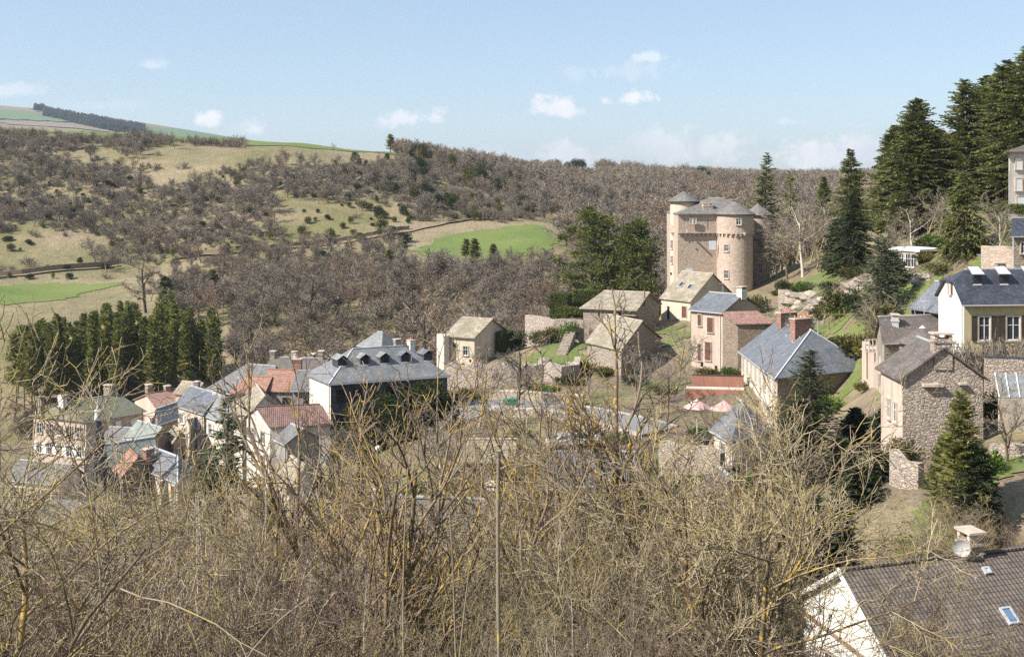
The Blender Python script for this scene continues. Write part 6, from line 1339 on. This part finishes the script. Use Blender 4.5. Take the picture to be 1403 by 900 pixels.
# distinct bare trees of the middle ground
MID = [(708, 143, 452, 1.5, 'B', 'bare tree with dark trunk standing beside the road'), (575, 214, 394, 1.5, 'R', 'rust coloured bare tree behind the small pale roofed house'), (655, 134, 470, 1.3, 'A', 'grey bare tree with pale stem left of the dark trunked one'), (1066, 228, 290, 1.2, 'A', 'grey bare tree close against the round tower at the castle right side'), (1078, 222, 300, 1.3, 'A', 'lower grey bare tree before the castle right tower'), (1100, 218, 278, 1.4, 'P', 'pale many branched tree on the bank right of the castle'), (1120, 214, 300, 1.3, 'A', 'rounded bare tree low on the bank right of the castle'), (1145, 222, 290, 1.3, 'A', 'bare tree touching the tall open fir'), (1235, 176, 300, 1.3, 'A', 'bare tree at the left foot of the huge conifers'), (1090, 236, 268, 1.5, 'A', 'pale bare tree right of the castle, the left one'), (1132, 232, 262, 1.4, 'P', 'whitish bare tree standing right of the castle'), (1110, 226, 285, 1.2, 'A', 'bare tree between the two pale ones near the castle'), (1072, 232, 300, 1.0, 'A', 'low bare tree touching the castle wall'),
       (1268, 178, 256, 1.3, 'A', 'bare tree in front of the huge conifers'), (1290, 174, 268, 1.2, 'A', 'reddish bare tree under the ragged conifer'), (1345, 150, 262, 1.2, 'A', 'bare tree left of the villa'), (1360, 134, 278, 1.3, 'A', 'bare tree before the sunlit garden wall'), (1334, 200, 180, 1.2, 'P', 'pale bare tree in front of the ragged conifers'),
       (1378, 79, 512, 1.4, 'A', 'gnarled bare fruit tree before the glass frame'), (790, 126, 530, 1.4, 'B', 'dark gnarled tree beside the parked cars'), (870, 141, 470, 1.3, 'A', 'bare tree in front of the lower stone barn'), (925, 148, 440, 1.3, 'A', 'bare tree left of the tall brown shuttered house'), (905, 135, 480, 1.2, 'A', 'bare tree before the tall house wall'), (940, 138, 500, 1.2, 'A', 'bare tree beside the terracotta wall'), (810, 176, 440, .9, 'B', 'small dark bare tree on the upper terrace'),
       (690, 195, 425, 1.4, 'A', 'bare tree behind the upper retaining wall'), (655, 200, 410, 1.4, 'P', 'pale stemmed bare tree behind the stone hut'), (905, 196, 395, 1.1, 'A', 'bare bushy tree left of the steep roofed house'), (330, 480, 186, 1.3, 'A', 'bare tree on the skyline at the top of the hillside'), (456, 500, 195, 1.0, 'A', 'small pale bare tree on the skyline'), (200, 283, 338, 1.4, 'B', 'spreading dark branched tree beside the left green field'), (425, 262, 352, 1.3, 'B', 'dark ivy clad tree at the upper edge of the valley wood'), (750, 120, 560, 1.2, 'A', 'grey bare tree before the parked cars'), (985, 118, 540, 1.1, 'A', 'bare tree beside the pink parasol')]
BIGB = {'A': two(bare(140, 10, 1, .1, .16, .35, LVF, .013, sides=(7, 5, 3, 2, 2), segs=(6, 5, 4, 3, 2)), 'bare_tree', 'bark_tan', 'twig_wood'), 'B': two(bare(141, 10, 1, .2, .2, .4, LVF, .015, sides=(7, 5, 3, 2, 2), segs=(6, 5, 4, 3, 2), wander=(.1, .22, .25, .2, .2)), 'bare_tree', 'bark_dark', 'twig_dark'),
        'P': two(bare(142, 10, 1, .08, .15, .4, LVF, .015, sides=(7, 5, 3, 2, 2), segs=(6, 5, 4, 3, 2)), 'bare_tree', 'bark_pale', 'twig_wood'), 'R': RUST}
for k, (u, Y, tv, w_, kd, lb) in enumerate(MID):
    x, y = U(u, Y); h = zv(tv, Y) - H(x, y); h0 = topz(BIGB[kd][1]); place(BIGB[kd], 'bare_tree', lb, 'bare tree', x, y, max(h, 3), h0, sxy=max(h, 3) / h0 * w_ * .8)

# ---------------------------------------------------------------- foreground thicket
LVN = ((8, .25, 38, .62, .35, .62), (7, .15, 42, .5, .3, .6), (6, .12, 42, .5, .3, .62), (4, .1, 40, .5, .3, .8))
NEAR = {}
NH = {}
def nv(k, pair, mt, mc):
    NEAR[k] = two(pair, 'bare_tree', mt, mc); zs = np.concatenate([v[:, 2] for v in pair[1].V]); NH[k] = float(np.percentile(zs, 98.5))
for s in range(3): nv('L%d' % s, bare(700 + s, 9, 3 + s % 2, .22, .085, .55, LVN, .0068, wander=(.05, .09, .13, .16, .2), trop=(.03, .09, .07, .05, .02), segs=(9, 7, 5, 4, 3), sides=(7, 5, 4, 3, 3), spread=.4), 'bark_lichen', 'bark_tan')
for s in range(3): nv('T%d' % s, bare(710 + s, 9, 1 + s, .16, .10, .45, LVN, .007, wander=(.06, .11, .15, .17, .2), trop=(.02, .06, .04, .03, .0), segs=(8, 7, 5, 4, 3), sides=(7, 5, 4, 3, 3)), 'bark_tan', 'bark_tan')
for s in range(2): nv('K%d' % s, bare(750 + s, 9, 5, .30, .085, .62, ((8, .28, 30, .40, .25, .72), (5, .2, 36, .45, .3, .75), (4, .25, 42, .5, .3, .8)), .0085, wander=(.06, .11, .15, .18), trop=(.05, .10, .09, .05), segs=(10, 7, 5, 3), sides=(8, 6, 4, 3), spread=.6), 'bark_lichen', 'bark_lichen')
for s in range(2): nv('A%d' % s, bare(720 + s, 8, 2, .45, .09, .4, ((9, .2, 50, .75, .3, .62), (7, .15, 42, .55, .3, .6), (6, .12, 42, .5, .3, .62), (4, .1, 40, .5, .3, .8)), .0068, wander=(.08, .10, .12, .15, .2), trop=(.0, -.01, .03, .05, .05), segs=(8, 8, 6, 4, 3), sides=(7, 5, 4, 3, 3)), 'bark_lichen', 'bark_tan')
for s in range(2): nv('S%d' % s, bare(730 + s, 7, 8, .26, .030, .62, ((8, .2, 32, .42, .3, .6), (6, .15, 40, .5, .3, .7), (4, .12, 40, .5, .3, .7)), .0042, wander=(.035, .08, .12, .15), trop=(.05, .09, .07, .05), segs=(9, 6, 4, 3), sides=(5, 3, 3, 3), spread=1.0), 'bark_pale' if s else 'bark_tan', 'bark_tan')
for s in range(2): nv('D%d' % s, bare(740 + s, 5, 12, .5, .022, .6, ((8, .2, 35, .45, .3, .65), (6, .15, 40, .5, .3, .7), (4, .12, 40, .5, .3, .7)), .0052, wander=(.05, .09, .12, .15), trop=(.04, .08, .06, .05), segs=(8, 5, 4, 3), sides=(4, 3, 3, 3), spread=1.2), 'bark_red', 'bark_red' if s else 'bark_tan')
def near(kd, u, Y, tv, lb=None, g=None, w_=1.0, rz=None, cat='bare tree', name='bare_tree'):
    x, y = U(u, Y); z = H(x, y); h = zv(tv, Y) - z; s = h / NH[kd]
    return place(NEAR[kd], name, lb, cat, x, y, s, 1, g, rz, s * w_)
near('K0', 505, 21, 482, 'lichen yellow many stemmed tree reaching over the hotel roof', w_=1.0, rz=.4); near('K1', 580, 23, 490, 'lichen yellow tree right beside the one over the hotel', rz=2.2); near('K1', 425, 22, 575, 'lichen yellow tree left of the one over the hotel', rz=1.0)
near('K1', 885, 30, 450, 'big branching lichen tree in front of the lower stone barn', w_=1.15, rz=.8); near('K0', 815, 33, 500, 'lichen covered tree left of the big branching one', rz=4.0); near('K0', 955, 32, 505, 'grey branched tree right of the big branching one', rz=5.0)
near('T1', 1000, 24, 560, 'pale trunked tree before the pointed slate roof', rz=1.7); near('A0', 1030, 22, 590, 'arching pale branched tree reaching right over the dark conifers', w_=1.15, rz=.2); near('A1', 1065, 27, 660, 'arching tree before the white gable of the lower right house', w_=.9, rz=1.3); near('A1', 1150, 30, 765, 'low arching tree with branches over the brown tile roof', w_=1.1, rz=3.9)
near('A0', -85, 9, 500, 'close branch sweeping in from the left edge', w_=.95, rz=5.6); near('T2', 20, 14, 700, 'grey tree close to the left edge', rz=2.6); near('A1', -40, 17, 690, 'arching tree at the left edge before the pale house', rz=.9)
near('S1', 320, 17, 560, 'pale thin upright stems in front of the blue green fir', w_=.7, rz=1.1); near('S1', 270, 19, 680, 'pale thin stems left of the fir', w_=.8, rz=3.3); near('S0', 700, 26, 640, 'thin upright shoots in the middle of the thicket', w_=1, rz=.5)
near('K1', 690, 36, 560, 'yellow twigged tree before the road', w_=1.1, rz=2.9); near('K0', 755, 30, 585, 'yellow twigged bush tree under the parked cars', w_=1.1, rz=5.1); near('D1', 1345, 32, 835, 'small yellow twigged shrub at the foot of the brown tile roof', w_=1, rz=.5, cat='shrub', name='bare_shrub')
rn = random.Random(21); used = [(505, 21), (585, 23)]
def thicket(n, u0, u1, Y0, Y1, tv0, tv1, kinds, name, lb, g, cat, wr=(.9, 1.3)):
    for k in range(n):
        u = u0 + (u1 - u0) * (k + rn.random()) / n; Y = rn.uniform(Y0, Y1); x, y = U(u, Y)
        tv = rn.uniform(tv0, tv1)
        if zv(tv, Y) - H(x, y) < 1.2: continue
        kd = rn.choice(kinds); wd_ = {'T': 'spreading', 'L': 'yellow lichened', 'A': 'arching', 'S': 'upright', 'D': 'many stemmed'}[kd[0]]
        pl = 'below the pale house' if u < 90 else 'below the church spire' if u < 210 else 'below the blue green fir' if u < 350 else 'below the red roof' if u < 470 else 'below the hotel' if u < 600 else 'below the cut stem top' if u < 720 else 'below the white cars' if u < 850 else 'below the lower barn' if u < 960 else 'below the pointed slate roof' if u < 1100 else 'by the brown tile roof'
        near(kd, u, Y, tv, wd_ + ' ' + lb + ' ' + pl, g, rn.uniform(*wr), None, cat, name)
thicket(11, -40, 420, 10, 17, 735, 850, ['D0', 'D1', 'S0', 'D1'], 'bare_shrub', 'leafless shrub close by', 'leafless shrubs of the near thicket', 'shrub')
thicket(8, 400, 1010, 11, 18, 770, 880, ['D1', 'S0', 'D1', 'S1'], 'bare_shrub', 'leafless shrub close by', 'leafless shrubs of the near thicket', 'shrub')
thicket(17, -60, 430, 19, 34, 690, 770, ['T0', 'T2', 'S0', 'D0', 'A0'], 'bare_tree', 'tree in the near thicket', 'trees of the near thicket', 'bare tree')
thicket(17, 380, 1010, 20, 36, 660, 770, ['T0', 'L1', 'T2', 'S0', 'L2', 'A1'], 'bare_tree', 'tree in the near thicket', 'trees of the near thicket', 'bare tree')
thicket(28, -60, 480, 38, 62, 690, 740, ['T0', 'T1', 'T2', 'A0'], 'bare_tree', 'tree further down the slope', 'trees further down the slope', 'bare tree')
thicket(15, 470, 1000, 38, 60, 650, 730, ['T0', 'T1', 'L2', 'A1'], 'bare_tree', 'tree further down the slope', 'trees further down the slope', 'bare tree')
thicket(40, -30, 460, 64, 112, 675, 722, ['T0', 'T2', 'T1'], 'bare_tree', 'tree at the foot of the slope', 'trees at the foot of the slope before the village', 'bare tree')
thicket(12, 600, 1010, 62, 86, 610, 690, ['T0', 'T1', 'L0'], 'bare_tree', 'tree among the half hidden houses', 'trees among the hidden houses', 'bare tree')
thicket(18, 1200, 1430, 62, 76, 672, 735, ['T0', 'T2', 'D1'], 'bare_shrub', 'leafless bush on the grass bank', 'bushes on the grass bank', 'shrub')
for k in range(16):
    u = 1300 + 130 * (k + rn.random()) / 16; x, y = U(u, rn.uniform(94.5, 98)); o = link_obj('hedge_shrub', SHR[k % 3]); o.location = (x, y, H(x, y)); h_ = zv(rn.uniform(462, 474), 96) - H(x, y); s_ = max(h_, 1.5) / topz(SHR[k % 3]); o.scale = (s_ * .55, s_ * .55, s_); o.rotation_euler[2] = k; tag(o, 'leafless brown shrub in the hedge row before the yellow house', 'shrub', 'hedge row before the yellow house')
# garden trees and bushes of the village centre
gk = 0
for k in range(24):
    u = 590 + 400 * (k * .618 % 1.0); Y = rn.uniform(98, 138); tv = rn.uniform(540, 600); x, y = U(u, Y)
    if zv(tv, Y) - H(x, y) < 2.5: continue
    pl = 'left of the cars' if u < 760 else 'behind the cars' if u < 830 else 'below the lower barn' if u < 900 else 'before the terracotta wall'
    kd = 'APB'[k % 3]; h = min(zv(tv, Y) - H(x, y), 7.5); h0 = topz(BIGB[kd][1]); place(BIGB[kd], 'bare_tree', {'A': 'grey', 'P': 'pale stemmed', 'B': 'dark crooked'}[kd] + ' bare garden tree in the village centre ' + pl, 'bare tree', x, y, h, h0, 'garden trees of the village centre', sxy=h / h0 * 1.2)
for k in range(46):
    u = 560 + 640 * (k * .618 % 1.0); Y = rn.uniform(92, 170); x, y = U(u, Y)
    if 610 < u < 840 and 132 < Y < 156: continue
    s = rn.uniform(.5, 1.1); pl = 'below the hotel and hut' if u < 690 else 'around the road' if u < 800 else 'below the barns' if u < 930 else 'around the tall house and terracotta wall' if u < 1040 else 'around the long slate roofed house'
    o = link_obj('garden_bush', BUS[k % 3]); o.location = (x, y, H(x, y) - .1); o.scale = (s * 1.3, s * 1.3, s); o.rotation_euler[2] = k; tag(o, ('olive', 'bright green', 'dark green')[k % 3] + ' garden bush ' + pl, 'bush', 'garden bushes of the village')
for k in range(60):
    u = 1062 + 335 * (k * .618 % 1.0); Y = rn.uniform(122, 205); x, y = U(u, Y)
    if u > 1275 and Y < 128: continue
    s = rn.uniform(.6, 1.4); pl = 'right of the castle' if u < 1150 else 'between the dark spruces' if u < 1235 else 'above the yellow house' if u < 1330 else 'below the villa'
    if k % 5 == 4:
        kd = 'AP'[k % 2]; h0 = topz(BIGB[kd][1]); h = 4 + 2.5 * s; place(BIGB[kd], 'bare_tree', 'small bare tree on the grassy bank ' + pl, 'bare tree', x, y, h, h0, 'small bare trees on the right bank', sxy=h / h0 * 1.2); continue
    o = link_obj('bank_bush', (BUS[0], BUS[2], JUN[3], BUS[1])[k % 4]); o.location = (x, y, H(x, y) - .1); o.scale = (s * 1.4, s * 1.4, s * 1.1); o.rotation_euler[2] = k; tag(o, ('olive', 'dark green', 'dull olive', 'bright green')[k % 4] + ' bush on the grassy bank ' + pl, 'bush', 'bushes on the right bank')
# undergrowth on the slope: nobody could count it
BR = [joinm('undergrowth', bare(760 + s, 2.2, 12, .7, .010, .6, ((7, .15, 40, .5, .3, .7), (5, .1, 42, .55, .2, .8)), .0028, sides=(3, 3, 3), segs=(4, 3, 2), spread=.8), [M['bark_shadow' if s else 'bark_red'], M['bark_shadow']]) for s in range(3)]
ug = []
for _ in range(700):
    Y = 12 + 105 * rn.random() ** 1.1; u = rn.uniform(-80, 1480 if Y < 48 or Y > 66 else 1060); x, y = U(u, Y)
    if Y > 66 and u > 470: continue
    h_ = rn.uniform(1.2, 2.6) * (1 if Y < 40 else 1.5)
    if u > 1040 and Y < 56 and HV - F * (H(x, y) + h_) / Y < 885: continue
    ug.append((x, y, h_))
scatter('undergrowth', 'tangled leafless undergrowth covering the near slope', BR, ug, 2.2)
mg = []
for _ in range(420):
    Y = 16 + 95 * rn.random(); u = rn.uniform(-60, 1060); x, y = U(u, Y); mg.append((x, y, rn.uniform(.5, 1.3)))
scatter('green_undergrowth', 'low mossy green plants under the thicket', [BUS[0], BUS[2]], mg, 1.6)
# thick straight stem close to the camera
x, y = U(686, 6.2); z = H(x, y); e = empty('pruned_sapling', (x, y, z), 'thick straight brown stem with a blunt cut top, right before the camera', 'sapling'); zt = zv(622, 6.2)
t = np.linspace(0, 1, 14); pts = np.stack([np.sin(t * 5) * .012 - (1 - t) * .03, t * 0, t * (zt - z)], 1)[None]; r_ = (.013 - .004 * t) * (1 + .25 * (np.arange(14) % 3 == 0)); b = Buf(); tubes(b, pts, r_[None], 8); link_obj('stem', b.mesh('stem', M['bark_tan'], True), e)
m = MB(); m.cyl((x + pts[0, -1, 0], y), .014, zt - .015, zt + .012, 8, .01); e['_b'] = list(e.location); m.build('cut_top', M['bark_dark'], e)
for k, (u, Y, tv, ub, lb) in enumerate([(18, 7, 0, 0, ''), (560, 9, 640, 545, 'thin dark stem crossing the middle thicket'), (640, 7.5, 780, 612, 'thick brown stem leaning left of the straight cut one'), (612, 8, 700, 650, 'slanting tan stem in the lower middle')][1:]):
    x, y = U(ub, Y); z = H(x, y); zt = zv(tv, Y); xt = xu(u, Y); e = empty('bare_sapling', (x, y, z), lb, 'sapling'); t = np.linspace(0, 1, 12); pts = np.stack([(xt - x) * t + np.sin(t * 6 + k) * .02, t * 0, t * (zt - z)], 1)[None]; b = Buf(); tubes(b, pts, (.011 - .006 * t)[None], 7)
    link_obj('stem', b.mesh('stem', M['bark_tan'], True), e)
# ---------------------------------------------------------------- air
def haze_box():
    m = bpy.data.materials.new('haze'); m.use_nodes = True; n = NT(m.node_tree); n.n.clear()
    v = n.add('ShaderNodeVolumePrincipled', {'Color': (.80, .88, 1.0, 1), 'Density': 0.00009, 'Anisotropy': .3}); o = n.add('ShaderNodeOutputMaterial', {'Volume': v.outputs[0]})
    mb = MB(); mb.box((0, 3050, 95), (1, 0, 0), (0, 1, 0), UP, 5400, 6200, 165); h = mb.build('haze', m, base=(0, 0, 0)); tag(h, 'thin bluish air', None, None, 'stuff'); h.display_type = 'WIRE'
haze_box()
by_label = {}
for o in bpy.data.objects:
    if o.parent is None and o.get('category') and o.get('label'): by_label.setdefault(o['label'], []).append(o)
ORD = ('leftmost', 'second from the left', 'third from the left', 'fourth from the left', 'fifth from the left', 'sixth from the left')
for lb, L in by_label.items():
    if 2 <= len(L) <= 7 and len(lb.split()) <= 12:
        L.sort(key=lambda q: q.location.x / max(q.location.y, 1))
        for k, q in enumerate(L): q['label'] = lb + ', ' + ('rightmost' if k == len(L) - 1 else ORD[k])
for o in bpy.data.objects:
    if '_b' in o.keys(): del o['_b']
